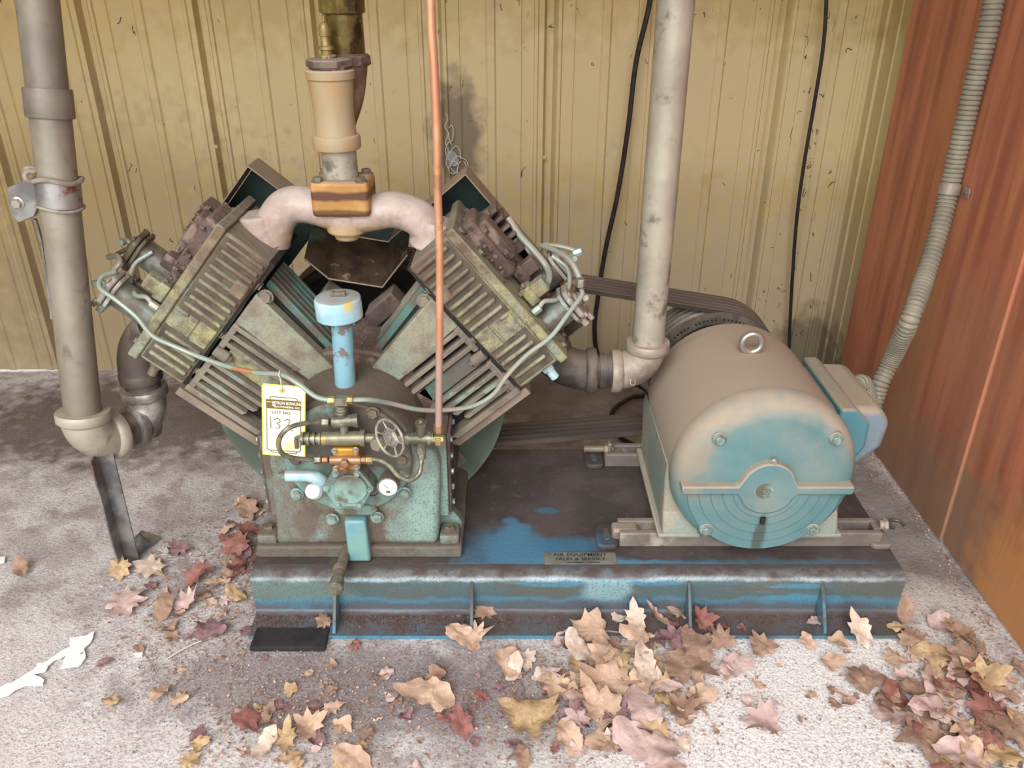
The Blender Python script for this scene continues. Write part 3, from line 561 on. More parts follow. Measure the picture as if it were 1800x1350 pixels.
    for k in range(70):
        u, y = rnd.uniform(-.165, .0)+o, rnd.uniform(YB, 1.46); r = rnd.uniform(.002, .006); p = t(u, y, G1+.016+rnd.uniform(0, .02))
        rg.lathe([(r*.5, -r*.6), (r, 0), (r*.4, r*.7)], p, (rnd.uniform(-1, 1), rnd.uniform(-1, 1), 1), 5)
    tag(obj('rust_crust', rg, m_brown, hd, smooth=0), None, None, kind='stuff')
    # two unloader cylinders with square caps
    for k, (u, y, base, top, mc, my) in enumerate(((.072 if s > 0 else .06, 1.375, G1+.012, .462, m_aluc, m_ucyl), (.03 if s > 0 else .012, 1.462, G1+.012, .478, m_aluc if s > 0 else m_alud, m_ucyl))):
        if s < 0: top += .026
        ub = MB().cyl(t(u, y, base), t(u, y, top-.006), .0265, n=28).lathe([(.031, 0), (.031, .006)], t(u, y, base), wv, 28)
        un = obj('unloader', ub, my, ac, bev=.0015)
        MM = T @ Matrix.Translation((u, y, top-.004)) @ Matrix.Rotation(R(0), 4, 'Z')
        pl8 = [(a*.033, b_*.033) for a, b_ in ((-1, -.6), (-.6, -1), (.6, -1), (1, -.6), (1, .6), (.6, 1), (-.6, 1), (-1, .6))]
        lo = obj('cap_flange', MB().prism(pl8, -.006, .001, MM), mc, un, bev=.0015)
        cp_ = obj('cap', MB().prism([(a*.98, b_*.98) for a, b_ in pl8], .003, .014, MM).lathe([(.014, 0), (.012, .008)], t(u, y, top+.008), wv, 16), mc, un, bev=.003)
        for a, b_ in ((-1, -1), (1, -1), (1, 1), (-1, 1)): bolt(un, t(u+a*.024, y+b_*.024, top+.009), wv, .0048, mc)
        b = MB(); b.box((u+.036, y-.012, top-.002), (.018, .013, .012), T).box((u+.036, y-.012, top+.012), (.014, .011, .009), T)
        obj('lug', b, mc, un, bev=.002)
        obj('elbow_fitting', MB().tube([t(u, y, top+.014), t(u, y-.002, top+.024), t(u+.004, y-.012, top+.028)], .0052, 10).hexp(t(u+.003, y-.008, top+.026), (0, -1, .2), .0065, .01), m_tube, un)
    obj('bracket', MB().box((.055+o, 1.415, G1+.05), (.010, .02, .07), T).box((.055+o, 1.41, G1+.085), (.022, .016, .01), T), m_dbolt, hd, bev=.0015)
    b = MB().tube([t(.03+o, 1.34, G1+.03), t(.028+o, 1.345, G1+.045), t(.045+o, 1.36, G1+.062), t(.05+o, 1.39, G1+.085), t(.03+o, 1.42, G1+.10), t(.0+o, 1.44, G1+.09)], .0042, 10)
    b.hexp(t(.03+o, 1.339, G1+.018), wv, .007, .016)
    obj('unloader_tube', b, m_tube, hd)
    # sheet metal cowl behind the bank
    cw = MB(); wt, ui, uo = (.445 if s > 0 else .432), (-.205 if s > 0 else -.235), .165
    cw.box((((ui+uo)/2), 1.525, wt), (uo-ui, .07, .0025), T)
    cw.box((ui, 1.525, (wt+.26)/2), (.0025, .07, wt-.26), T); cw.box((uo, 1.525, (wt+.14)/2), (.0025, .07, wt-.14), T)
    cwl = obj('air_cowl', cw, m_sheet, ac, bev=.0006)
    obj('cowl_back', MB().box(((ui+uo)/2, 1.561, (wt+.27)/2), (uo-ui-.004, .002, wt-.275), T), m_dkgreen, cwl)
    obj('lower_plate', MB().box((.150, 1.43, .215), (.0025, .13, .15), T), m_sheet, cwl, bev=.0005)
    uwp('lower_side', [(.136, .115), (.152, .125), (.152, .3), (.136, .3)], YB+.012, 1.53, m_sheet, cwl, bev=.001)
    return t
tR = bank(1); tL = bank(-1)
# crown between the banks: the pan under the manifold, lumpy crankcase top
hp = [P(x, y, Y=1.48) for x, y in ((535, 455), (578, 490), (672, 505), (716, 448), (712, 395), (560, 385))]
b = MB(); fr_ = [tuple(p) for p in hp[:4]]; bk_ = [tuple(Vector((p.x, 1.595, p.z+.05))) for p in hp[:4]]
n = 4; b.ring([fr_, bk_], close=False); b.ring([[tuple(Vector(p)+Vector((0, 0, .002))) for p in fr_], [tuple(Vector(p)+Vector((0, 0, .002))) for p in bk_]], close=False)
b.f += [(0, 1, 9, 8), (1, 2, 10, 9), (2, 3, 11, 10)]
pan = obj('deflector_pan', b, m_hood, ac, smooth=0)
obj('pan_rim', MB().tube([Vector(p) for p in fr_], .0018, 6, 0), m_sheet, pan)
obj('pan_back', MB().prism([(p.x, min(p.z, .607)) for p in (Vector((q.x, 0, q.z+.004)) for q in hp)], 1.596, 1.599, Matrix.Translation((0, 0, .05)) @ M_), m_dkgreen, pan, bev=0)
b = MB()
for k in range(260):
    q = Vector((random.uniform(-.40, -.19), random.uniform(1.345, 1.44), 0)); q.z = .314+math.sqrt(max(0, .165**2-(q.x-CX)**2))
    r = random.uniform(.001, .003); b.lathe([(r*.6, -r), (r, 0), (r*.4, r*.8)], q, (0, 0, 1), 5)
tag(obj('grease_crust', b, m_brown, ac, smooth=0), None, None, kind='stuff')
# ------------------------------------------------------------------ fan shroud, flywheel
YFW = 1.63; RF, RM = .235, .140
MX, MZ, MR = .446, .288, .163
fw = MB(); gp = [(RF*.55, 0)]
prof = [(RF-.035, 0), (RF, 0)]
for k in range(5):
    y0 = .004+.019*k; prof += [(RF, y0), (RF-.010, y0+.005), (RF-.010, y0+.010), (RF, y0+.015)]
prof += [(RF, .10), (RF-.035, .10), (RF-.035, 0)]
fw.lathe(prof, (CX, YFW, CZ), (0, 1, 0), 72, caps=False)
fly = obj('flywheel', fw, m_pulley, ac)
for k in range(6):
    a = R(60*k+20); d = Vector((math.cos(a), 0, math.sin(a))); sv = Vector((-d.z, 0, d.x)); c0 = Vector((CX, YFW+.03, CZ))
    q = MB(); q.add([tuple(c0+d*r+sv*wd*i+Vector((0, yy, 0))) for r, wd in ((.03, .03), (RF-.03, .018)) for i in (-1, 1) for yy in (-.012, .02)],
                    [(0, 1, 3, 2), (4, 6, 7, 5), (0, 4, 5, 1), (2, 3, 7, 6), (0, 2, 6, 4), (1, 5, 7, 3)]); obj('spoke', q, m_dark, fly)
obj('hub', MB().lathe([(.04, -.09), (.045, 0), (.045, .09)], (CX, YFW, CZ), (0, 1, 0), 28), m_dark, fly)
gr = MB(); RG = .297
gy = 1.475
for q0_ in (-62, 152):
  arcs = [R(q0_+90*k/24) for k in range(25)]
  gr.ring([[(CX-.017+math.cos(a)*r, gy+h, max(CZ+math.sin(a)*r, ZT+.004)) for r, h in ((.06, .03), (RG-.07, .045), (RG-.03, .03), (RG-.008, .004), (RG, .0), (RG, .008), (RG-.006, .012), (RG-.03, .038), (RG-.07, .053), (.06, .038))] for a in arcs])
tag(obj('fan_shroud', gr, m_guard, ac), None, None)
obj('dark_gap_disc', MB().lathe([(.03, 0), (.23, .003), (.23, .008), (.03, .01)], (CX, 1.60, CZ), (0, 1, 0), 48), m_dark, ac)  # added near-black disc, paints the gap between the banks as deep shade
obj('shroud_disc', MB().lathe([(.02, 0), (.101, .001), (.101, .004), (.02, .005)], (CX-.017, 1.506, CZ), (0, 1, 0), 40), m_dark, ac)
# manifold, tubes on the compressor
Ym = 1.42; mp = lambda x, y, Y=Ym: P(x, y, Y=Y)
def arch(pts, r): return MB().tube([mp(*p) for p in pts], r, 28, 8)
man = obj('discharge_manifold', arch([(476, 424), (487, 385), (508, 362), (545, 361), (600, 378), (610, 382), (655, 374), (695, 369), (738, 385), (760, 420), (768, 450)], lambda v: .034-.003*math.sin(v*math.pi)), m_mani, ac, smooth=70)
obj('boss', MB().cyl(mp(608, 372), mp(610, 408), .036, .034).cyl(mp(610, 405), mp(611, 420), .024, .021), m_mani, man, bev=.004, smooth=50)
for tt, sx in ((tR, 1), (tL, -1)):
    u0 = -.15; obj('flange_neck', MB().cyl(tt(-.160 if sx < 0 else -.155, 1.42, .33), tt(-.20 if sx < 0 else -.185, 1.42, .37), .046, .036), m_mani, man, bev=.004)
tb = thing('tmp', (0, 0, 0), 'x', 'x') if False else None
def tubing(pts, r=.0042, m=m_tube): return obj('control_tube', MB().tube(pts, r, 10, 8), m, ac)
q = lambda x, y, Y: P(x, y, Y=Y)
tubing([q(203, 478, 1.37), q(180, 487, 1.35), q(176, 506, 1.33), q(205, 528, 1.315), q(240, 557, 1.305), q(268, 590, 1.30), q(310, 610, 1.30), q(350, 627, 1.29), q(400, 644, 1.27), q(450, 655, 1.24), q(495, 659, 1.215), q(525, 675, 1.20), q(555, 697, 1.193), q(582, 704, 1.192)])
tubing([q(618, 703, 1.192), q(650, 703, 1.2), q(690, 710, 1.23), q(735, 720, 1.25), q(780, 721, 1.27), q(830, 714, 1.285), q(866, 694, 1.295), q(890, 662, 1.30), q(925, 625, 1.305), q(968, 592, 1.31), q(1000, 550, 1.33), q(1022, 520, 1.35), q(1022, 508, 1.36)])
tubing([q(568, 742, 1.192), q(535, 744, 1.17), q(505, 754, 1.15), q(490, 775, 1.145), q(496, 797, 1.15), q(522, 806, 1.165), q(558, 808, 1.183)], .0042, m_steel)
tubing([q(646, 807, 1.183), q(665, 808, 1.18), q(684, 818, 1.175), q(700, 836, 1.17), q(720, 844, 1.17), q(737, 832, 1.18), q(741, 808, 1.19)], .0042, m_steel)
for x in (559, 650): nut(q(x, 808, 1.183), .0082, m_brass if x > 600 else m_steel, bb, .012)
nut(q(572, 808, 1.183), .007, m_bronze, bb, .01); nut(q(640, 808, 1.183), .007, m_bronze, bb, .01)
tubing([q(168, 488, 1.36), q(200, 448, 1.40), q(185, 455, 1.42), q(190, 452, 1.43)], .001) if False else None
tubing([q(196, 478, 1.40), q(210, 462, 1.41), q(206, 450, 1.43), q(190, 452, 1.44)], .0052)
tubing([q(203, 448, 1.46), q(222, 438, 1.455), q(240, 428, 1.45)], .004, m_dbolt)
tubing([q(893, 382, 1.46), q(915, 415, 1.45), q(938, 440, 1.44), q(960, 468, 1.43), q(965, 490, 1.40), q(952, 512, 1.375), q(935, 522, 1.365)], .0062)
tubing([q(900, 390, 1.465), q(925, 435, 1.455), q(945, 462, 1.45), q(958, 480, 1.45)], .0042)
tubing([q(952, 432, 1.47), q(975, 440, 1.44), q(1000, 456, 1.40), q(1016, 482, 1.375), q(1022, 505, 1.36)], .0052)
tubing([q(955, 430, 1.49), q(985, 433, 1.48), q(1010, 440, 1.475)], .0045)
obj('tube_union', MB().hexp(q(1008, 446, 1.47), (1, 0, .4), .007, .016), m_blue, ac); obj('tube_union', MB().hexp(q(1020, 503, 1.355), (0, 0, 1), .009, .014), m_steel, ac)

# ------------------------------------------------------------------ discharge riser over the manifold
dp = thing('discharge_riser', (-.29, Ym, .72), 'rust-streaked check valve and brass nipple riser standing on the pink manifold', 'pipe')
x0, z0 = mp(608, 335).x, .717
fb = obj('flange_box', MB().box((-.290, Ym-.002, .7405), (.098, .085, .060)), m_yel, dp, bev=.007, seg=3)
for a in (-1, 1):
    for c_ in (-1, 1): bolt(fb, (-.290+a*.036, Ym-.002+c_*.031, .7695), (0, 0, 1), .0088, m_dbolt)
zz = lambda y, Y=Ym: P(600, y, Y=Y).z
xx = lambda x, y, Y=Ym: P(x, y, Y=Y).x
xm = -.293
obj('nipple', MB().cyl((xm, Ym, .765), (xm, Ym, zz(245)), .0295, n=32), m_pipe2, dp)
vb = obj('check_valve', MB().lathe([(.031, zz(258)), (.0355, zz(255)), (.0365, zz(248)), (.0365, zz(238)), (.034, zz(233)), (.0335, zz(190)), (.036, zz(150)), (.0365, zz(140)), (.0395, zz(137)), (.0395, zz(124)), (.036, zz(121))], (xm-.002, Ym, 0), (0, 0, 1), 40), m_valve, dp)
obj('valve_collar', MB().lathe([(.0355, zz(262)), (.0395, zz(260)), (.0405, zz(256)), (.0405, zz(241)), (.0385, zz(237)), (.0340, zz(235))], (xm-.002, Ym, 0), (0, 0, 1), 40), m_valve, vb)
obj('branch_body', MB().tube([(xm+.01, Ym+.01, zz(215)), (xm+.018, Ym+.032, zz(175)), (xm+.02, Ym+.045, zz(135)), (xm+.02, Ym+.048, zz(100))], lambda v: .022+.012*v, 24, 6), mat('branch_casting', '7d6a52', '5d4a38', sc=18, rough=.6, bump=.3), vb)
obj('hex_collar', MB().lathe([(.038, 0), (.038, .016)], (xm+.02, Ym+.048, zz(120)), (0, 0, 1), 8).lathe([(.033, 0), (.033, .01)], (xm, Ym, zz(125)), (0, 0, 1), 24), m_brown, dp, bev=.002)
obj('hex_bushing', MB().lathe([(.034, -.008), (.034, .0), (.038, .001), (.038, .012), (.03, .014)], (xm-.002, Ym, zz(118)), (0, 0, 1), 6).lathe([(.013, 0), (.013, .01)], (xm-.002, Ym, zz(108)), (0, 0, 1), 24), m_hexb, dp, bev=.0015)
z1 = zz(104)
obj('brass_nipple', MB().cyl((xm+.019, Ym+.048, z1-.01), (xm+.019, Ym+.048, zz(22, Ym+.048)), .0305, n=32), m_oldbrass, dp)
obj('hex_union', MB().lathe([(.033, 0), (.038, .002), (.038, .05), (.033, .055)], (xm+.017, Ym+.048, zz(24, Ym+.048)), (0, 0, 1), 8).cyl((xm+.017, Ym+.048, zz(24, Ym+.048)), (xm+.017, Ym+.048, 1.25), .03), m_oldbrass, dp, bev=.001)
sv = obj('safety_valve', MB().hexp((xm-.004, Ym-.002, z1+.000), (0, 0, 1), .0125, .008).lathe([(.009, .006), (.009, .014), (.0125, .015), (.0125, .019), (.008, .021), (.0075, .034), (.0095, .035), (.0095, .044), (.0085, .050), (.0055, .054), (.002, .055), (.002, .062), (.003, .064)], (xm-.004, Ym-.002, z1), (0, 0, 1), 18), m_brass, dp)

# ------------------------------------------------------------------ electric motor
em = thing('electric_motor', (MX, 1.4, ZT), 'big teal electric motor with dusty back and lifting eye, right of the compressor', 'motor')
mo = Vector((MX, 0, MZ))
bd = obj('motor_body', MB().lathe([(.10, 1.242), (.161, 1.243), (.1625, 1.25), (.1625, 1.505), (.158, 1.51), (.158, 1.54), (.145, 1.553), (.05, 1.558)], mo, (0, 1, 0), 72), m_motorb, em, smooth=40)
bell = obj('end_bell', MB().lathe([(.11, 1.252), (.1635, 1.252), (.1640, 1.246), (.161, 1.230), (.153, 1.218), (.141, 1.211), (.12, 1.208), (.05, 1.207)], mo, (0, 1, 0), 72), m_motor, em, smooth=60)
yf = 1.2085
out = [(-.150, -.011), (-.146, -.015)]+[(-.053, -.015)]+[(-.047*math.cos(R(a)), -.015-.047*math.sin(R(a))*.85) for a in range(12, 170, 12)]+[(.053, -.015), (.146, -.015), (.150, -.011), (.150, .002), (.053, .002)]
out += [(.047*math.cos(R(a)), .002+.047*math.sin(R(a))) for a in range(14, 170, 12)]+[(-.053, .002), (-.150, .002)]
bar = yprism('hub_bar', [(MX+x, MZ-.004+z) for x, z in out], yf-.017, yf+.02, m_motor, em, bev=.003)
for k, r in enumerate((.138, .118, .098, .078, .060)):
    yo = yf-.002-.0028*k
    pts = [(MX+r*math.cos(R(a)), MZ-.010+r*math.sin(R(a))) for a in range(180, 361, 6)]
    yprism('face_ring', pts, yo, yf+.02, m_motor, em, bev=.0012)
yprism('drain_slot', [(MX-.004, MZ-.082), (MX+.004, MZ-.082), (MX+.004, MZ-.067), (MX-.004, MZ-.067)], yf-.0165, yf-.012, m_dark, em, bev=0)
bg = obj('badge', MB().lathe([(.0155, -.001), (.0150, .0015), (.002, .0018)], (MX-.006, yf-.017, MZ-.010), (0, -1, 0), 24), m_plate, bar)
b = MB()
for k in range(3):
    for j in range(5-(k != 1)*1): b.box((MX-.006-.0085+.0043*j+(k != 1)*.002, yf-.0192, MZ-.010-.0045+.0045*k), (.0022, .0008, .0028))
tag(obj('badge_lettering', b, m_ucyl, bg, smooth=0), None, None, kind='stuff')
for x, y in ((1265, 772), (1470, 772), (1241, 931), (1429, 931)):
    p = P(x, y, Y=yf-.002); obj('bolt_pad', MB().cyl(p+Vector((0, .03, 0)), p-Vector((0, .001, 0)), .013), m_motor, bell, bev=.002); bolt(em, p-Vector((0, .001, 0)), (0, -1, 0), .0085, m_bolt)
bolt(em, P(1361, 812, Y=yf-.012), (0, -1, 0), .005, m_screw)
# feet and frame legs
for s in (-1, 1):
    xo, xi = MX+s*.158, MX+s*.095
    M = Matrix(((0, 0, 1, 0), (1, 0, 0, 0), (0, 1, 0, 0), (0, 0, 0, 1)))
    q_ = MB(); y0, y1 = 1.262, 1.55
    vs = []
    for yy in (y0, y1):
        vs += [(xo+s*.004, yy, .134), (xi, yy, .134), (xi-s*.01, yy, .175), (MX+s*.135, yy, .21), (MX+s*.163, yy, MZ), (MX+s*.166, yy, MZ-.03), (MX+s*.163, yy, .165)]
    n = 7; q_.add(vs, [tuple(range(n)), tuple(range(n, 2*n))[::-1]]+[(i, (i+1) % n, n+(i+1) % n, n+i) for i in range(n)])
    ft = obj('foot', q_, m_motorf, em, bev=.006, seg=3)
    obj('foot_plate', MB().box(((xo+xi)/2+s*.006, 1.295, .141), (.078, .06, .014)).box(((xo+xi)/2+s*.006, 1.52, .141), (.078, .06, .014)) if False else MB().box(((xo+xi)/2+s*.006, 1.4, .1385), (.080, .31, .009)), m_motorf, em, bev=.003)
    bolt(em, ((xo+xi)/2+s*.004, 1.268, .168), (0, -1, .5), .011, m_motorf)
    obj('foot_toe', MB().prism([(1.245, .134), (1.29, .134), (1.29, .19), (1.262, .185), (1.25, .16)], min(xi, xo+s*.006), max(xi, xo+s*.006), M), m_motorf, ft, bev=.005, seg=3)
# lifting eye
ey = P(1322, 618, Y=1.33); ec = P(1322, 603, Y=1.392)
obj('lifting_eye', MB().tube([ec+Vector((.0185*math.cos(R(a)), 0, .0185*math.sin(R(a)))) for a in range(-90, 271, 20)], .0062, 12, 0).cyl(ec-Vector((0, 0, .045)), ec-Vector((0, 0, .021)), .008), m_screw, em, smooth=60)
# terminal box
jb = [(.592, .250), (.650, .245), (.692, .290), (.698, .342), (.676, .372), (.592, .374)]
jr = yprism('box_rim', [(.594, .245), (.620, .241), (.652, .300), (.652, .350), (.622, .380), (.594, .380)], 1.300, 1.525, m_jboxb, em, bev=.006, seg=3)
jx = yprism('terminal_box', jb, 1.315, 1.515, m_jbox, em, bev=.014, seg=4)
obj('box_neck', MB().box((.60, 1.40, .31), (.04, .12, .09)), m_motorb, em, bev=.004)
bolt(jx, (.672, 1.34, .33), (1, 0, 0), .004, m_dbolt, name='screw')
obj('rim_mark', MB().box((.628, 1.2995, .262), (.003, .001, .012)).box((.6245, 1.2995, .2675), (.006, .001, .002)), m_jboxb, jx, smooth=0)
# pulley on the far end
prof = [(RM-.022, 0), (RM+.004, 0)]
for k in range(5):
    y0 = .004+.019*k; prof += [(RM+.004, y0), (RM-.006, y0+.005), (RM-.006, y0+.010), (RM+.004, y0+.015)]
prof += [(RM+.004, .10), (RM-.022, .10), (RM-.022, 0)]
pu = obj('motor_pulley', MB().lathe(prof, (MX, YFW, MZ), (0, 1, 0), 72, caps=False), m_pulley, em)
obj('pulley_web', MB().lathe([(.03, .03), (RM-.02, .035), (RM-.02, .05), (.03, .05)], (MX, YFW, MZ), (0, 1, 0), 40), m_sheet, pu)
obj('shaft', MB().cyl((MX, 1.55, MZ), (MX, YFW+.08, MZ), .024), m_dark, em)
for k in range(26):
    a = R(40+k*3.9); p = Vector((MX+(RM-.011)*math.cos(a), YFW-.0008, MZ+(RM-.011)*math.sin(a)))
    if k % 7 != 6: obj('balance_hole', MB().lathe([(.0022, 0), (.0022, .0006)], p, (0, -1, 0), 8), m_dark, pu, smooth=0)
obj('pulley_key', MB().box((MX-.02, YFW-.004, MZ+.105), (.03, .01, .022)), m_dark, pu, bev=.002)

# slide rails, adjusting pads
for yb, nm in ((1.288, 'front'), (1.568, 'back')):
    x0, x1 = .205, .705
    sr = thing('slide_rail', ((x0+x1)/2, yb, ZT), ('front' if nm == 'front' else 'rear')+' slotted steel slide rail '+('under the near end of the motor' if nm == 'front' else 'under the belt end of the motor'), 'rail')
    obj('rail_bar', MB().box(((x0+x1)/2, yb-.019, ZT+.0165), (x1-x0, .014, .032)), m_rail, sr, bev=.003)
    obj('rail_bar', MB().box(((x0+x1)/2, yb+.019, ZT+.0165), (x1-x0, .014, .032)), m_rail, sr, bev=.003)
    obj('rail_end', MB().box((x1-.006, yb, ZT+.0165), (.012, .024, .032)), m_rail, sr, bev=.002)
    obj('rail_end', MB().box((x0+.02, yb, ZT+.013), (.04, .024, .026)), m_rail, sr, bev=.002)
    for x in (x0-.022, x1+.0):
        if x > .5 and nm == 'back': continue
        r_ = []
        wd, hg = .021, .036
        for a in range(0, 360, 15): r_.append((x+(wd-.014)*(1 if math.cos(R(a)) > 0 else -1)+.014*math.cos(R(a)), yb+(hg-.014)*(1 if math.sin(R(a)) > 0 else -1)+.014*math.sin(R(a))))
        if x > .5: r_ = [(a, b_) for a, b_ in r_]
        pd = obj('end_pad', MB().prism(r_, ZT+.0003, ZT+.012), m_skidtop if x < .5 else m_rail, sr, bev=.003)
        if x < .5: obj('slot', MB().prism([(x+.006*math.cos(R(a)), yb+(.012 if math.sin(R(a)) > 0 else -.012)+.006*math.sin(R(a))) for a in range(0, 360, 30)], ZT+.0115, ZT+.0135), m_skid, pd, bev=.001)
    if nm == 'back':
        obj('adjusting_bolt', MB().cyl((x0-.045, yb, ZT+.032), (x0+.02, yb, ZT+.032), .008).lathe([(.0135, 0), (.0135, .008)], (x0-.0, yb, ZT+.032), (1, 0, 0), 6), m_dbolt, sr)
        obj('bolt_lug', MB().box((x0+.012, yb, ZT+.026), (.011, .022, .05)), m_dbolt, sr, bev=.004)
    else:
        obj('adjusting_bolt', MB().cyl((x1, yb, ZT+.034), (x1+.014, yb, ZT+.034), .0095).hexp((x1+.008, yb, ZT+.034), (1, 0, 0), .013, .008), m_malle, sr)
        obj('bolt_lug', MB().box((x0+.012, yb, ZT+.017), (.05, .03, .03)), m_malle, sr, bev=.006)

# ------------------------------------------------------------------ drive belts round both pulleys
c1, c2 = Vector((CX, CZ)), Vector((MX, MZ)); dv = c2-c1; dist = dv.length; ang = math.atan2(dv.y, dv.x); be = math.acos((RF-RM)/dist)
ordn = ('frontmost', 'second', 'middle', 'fourth', 'rearmost')
for k in range(5):
    yb = YFW+.0115+.019*k; rows = []
    path = []
    for a in [ang+be+(2*math.pi-2*be)*i/40 for i in range(41)]: path.append((c1, a, RF))
    for a in [ang-be+(2*be)*i/30 for i in range(31)]: path.append((c2, a, RM))
    for c_, a, r in path:
        d = Vector((math.cos(a), math.sin(a)))
        sec = [(-.0045, -.004), (.0045, -.004), (.0075, .006), (.006, .0075), (-.006, .0075), (-.0075, .006)]
        rows.append([(c_.x+d.x*(r+h), yb+yy, c_.y+d.y*(r+h)) for yy, h in sec])
    rows.append(rows[0])
    b = MB(); b.ring(rows, caps=False)
    o = obj('drive_belt', b, m_belt, smooth=40)
    tag(o, 'worn black rubber V-belt, '+ordn[k]+' of the five running to the motor pulley', 'belt', 'five V-belts between flywheel and motor')

# ------------------------------------------------------------------ intake pipes
def elbow(name, a, c, e, r, m, parent, col=1.16, cl=.014):
    """cast elbow from a to e with its corner at c and a banded collar at each mouth"""
    a, c, e = Vector(a), Vector(c), Vector(e); b = MB()
    pts = [a*(1-t)**2+c*2*t*(1-t)+e*t*t for t in [i/12 for i in range(13)]]
    b.tube(pts, r, 28, 0)
    o = obj(name, b, m, parent, smooth=60)
    for p, d in ((a, (c-a).normalized()), (e, (c-e).normalized())):
        obj('collar', MB().lathe([(r*.9, -.002), (r*col*.97, -.002), (r*col, .001), (r*col, cl), (r*1.0, cl+.006)], p, d, 32), m, o, smooth=50)
    return o
YR = 1.45; xr = .262; zr = P(1060, 652, Y=YR).z
rp = thing('right_intake_pipe', (xr, YR, .38), 'tall pale galvanised pipe rising between compressor and motor, elbow at its foot', 'pipe')
obj('pipe', MB().cyl((xr, YR, zr+.05), (xr, YR, 1.3), .0300, n=40), m_pipe2, rp)
e1 = elbow('elbow', (xr, YR, zr+.062), (xr, YR, zr), (xr-.066, YR, zr), .0365, m_malle, rp)
text('lettering', 'U', .018, Matrix.Translation((xr-.03, YR-.0385, zr-.006)) @ Matrix.Rotation(R(72), 4, 'X'), m_malle, e1, th=.0012)
obj('nipple', MB().cyl((xr-.13, YR, zr), (xr-.06, YR, zr), .0315, n=32).lathe([(.0345, 0), (.0345, .014)], (xr-.092, YR, zr), (1, 0, 0), 32), m_dkpipe, rp)
elbow('elbow', (xr-.10, YR, zr), (xr-.175, YR, zr), (xr-.195, YR, zr+.055), .039, m_dkpipe, rp)
# left
pt, pb = P(66, 0, Y=1.40), P(147, 735, Y=1.30); dr_ = (pt-pb).normalized()
lp = thing('left_intake_pipe', pb, 'grey galvanised pipe at the far left with a coupling, strap and sooty elbow', 'pipe')
obj('pipe', MB().cyl(pb, pb+dr_*1.05, .0312, n=40), m_pipe, lp)
cq = P(82, 207, Y=1.372); cq = pb+dr_*((cq-pb).dot(dr_)); ct = P(80, 155, Y=1.38); ct = pb+dr_*((ct-pb).dot(dr_))
obj('coupling', MB().lathe([(.0355, 0), (.0365, .002), (.0365, (ct-cq).length-.002), (.0355, (ct-cq).length)], cq, dr_, 40), m_pipe, lp)
pz = P(258, 705, Y=1.41); pz2 = Vector((pz.x, pz.y, pz.z+.03))
eb = pb-dr_*.05; e2p = Vector((pz.x, pz.y, pz.z-.045))
elbow('elbow', pb+dr_*.012, eb, eb+(e2p-eb).normalized()*.062, .040, m_pipe2, lp)
obj('nipple', MB().cyl(eb+(e2p-eb)*.25, e2p, .033, n=32), m_dkpipe, lp)
elbow('elbow', e2p-(e2p-eb).normalized()*.045, e2p, pz2, .0375, m_ftank, lp)
obj('nipple', MB().cyl(pz2-Vector((0, 0, .01)), pz2+Vector((0, 0, .04)), .032, n=32), m_dkpipe, lp)
elbow('elbow', pz2+Vector((0, 0, .018)), pz2+Vector((-.004, 0, .09)), pz2+Vector((.05, -.01, .125)), .038, m_dkpipe, lp, col=1.05)
# strap bracket on the left pipe
s0 = P(100, 342, Y=1.352); s0 = pb+dr_*((s0-pb).dot(dr_))
sb = thing('pipe_strap', s0, 'steel strap bracket with one bolt clamped round the left grey pipe', 'bracket')
obj('band', MB().lathe([(.0315, -.021), (.0345, -.021), (.0345, .021), (.0315, .021)], s0, dr_, 40, caps=False), m_angle, sb)
obj('wire_tie', MB().tube([frame(s0+dr_*.023, dr_) @ Vector((.0365*math.cos(R(a)), .0365*math.sin(R(a)), .003*math.sin(R(a*3)))) for a in range(0, 361, 20)], .0042, 8, 2), m_tie, sb)
obj('wire_tie', MB().tube([frame(s0-dr_*.022, dr_) @ Vector((.036*math.cos(R(a)), .036*math.sin(R(a)), .003*math.sin(R(a*2)))) for a in range(0, 361, 20)], .0025, 8, 2), m_tie, sb)
ear = [P(x, y, Y=1.345) for x, y in ((12, 330), (45, 316), (66, 318), (66, 366), (60, 380), (34, 391), (22, 380))]
obj('ear', MB().prism([(p.x, p.z) for p in ear], 1.343, 1.347, M_), m_angle, sb, bev=.001)
obj('ear', MB().prism([(p.x-.004, p.z-.003) for p in ear], 1.357, 1.361, M_), m_angle, sb, bev=.001)
bolt(sb, P(31, 357, Y=1.343), (0, -1, 0), .0085, m_screw)
obj('wire_curl', MB().tube([P(x, y, Y=yy) for x, y, yy in ((64, 320, 1.34), (50, 318, 1.33), (44, 308, 1.33), (50, 302, 1.335), (62, 301, 1.34), (60, 296, 1.345), (48, 296, 1.345), (44, 300, 1.35))], .004, 8, 5), m_tie, sb)
obj('brace', MB().tube([P(62, 385, Y=1.365), P(75, 435, Y=1.37), P(92, 560, Y=1.36)], .0035, 6, 2), m_angle, sb)
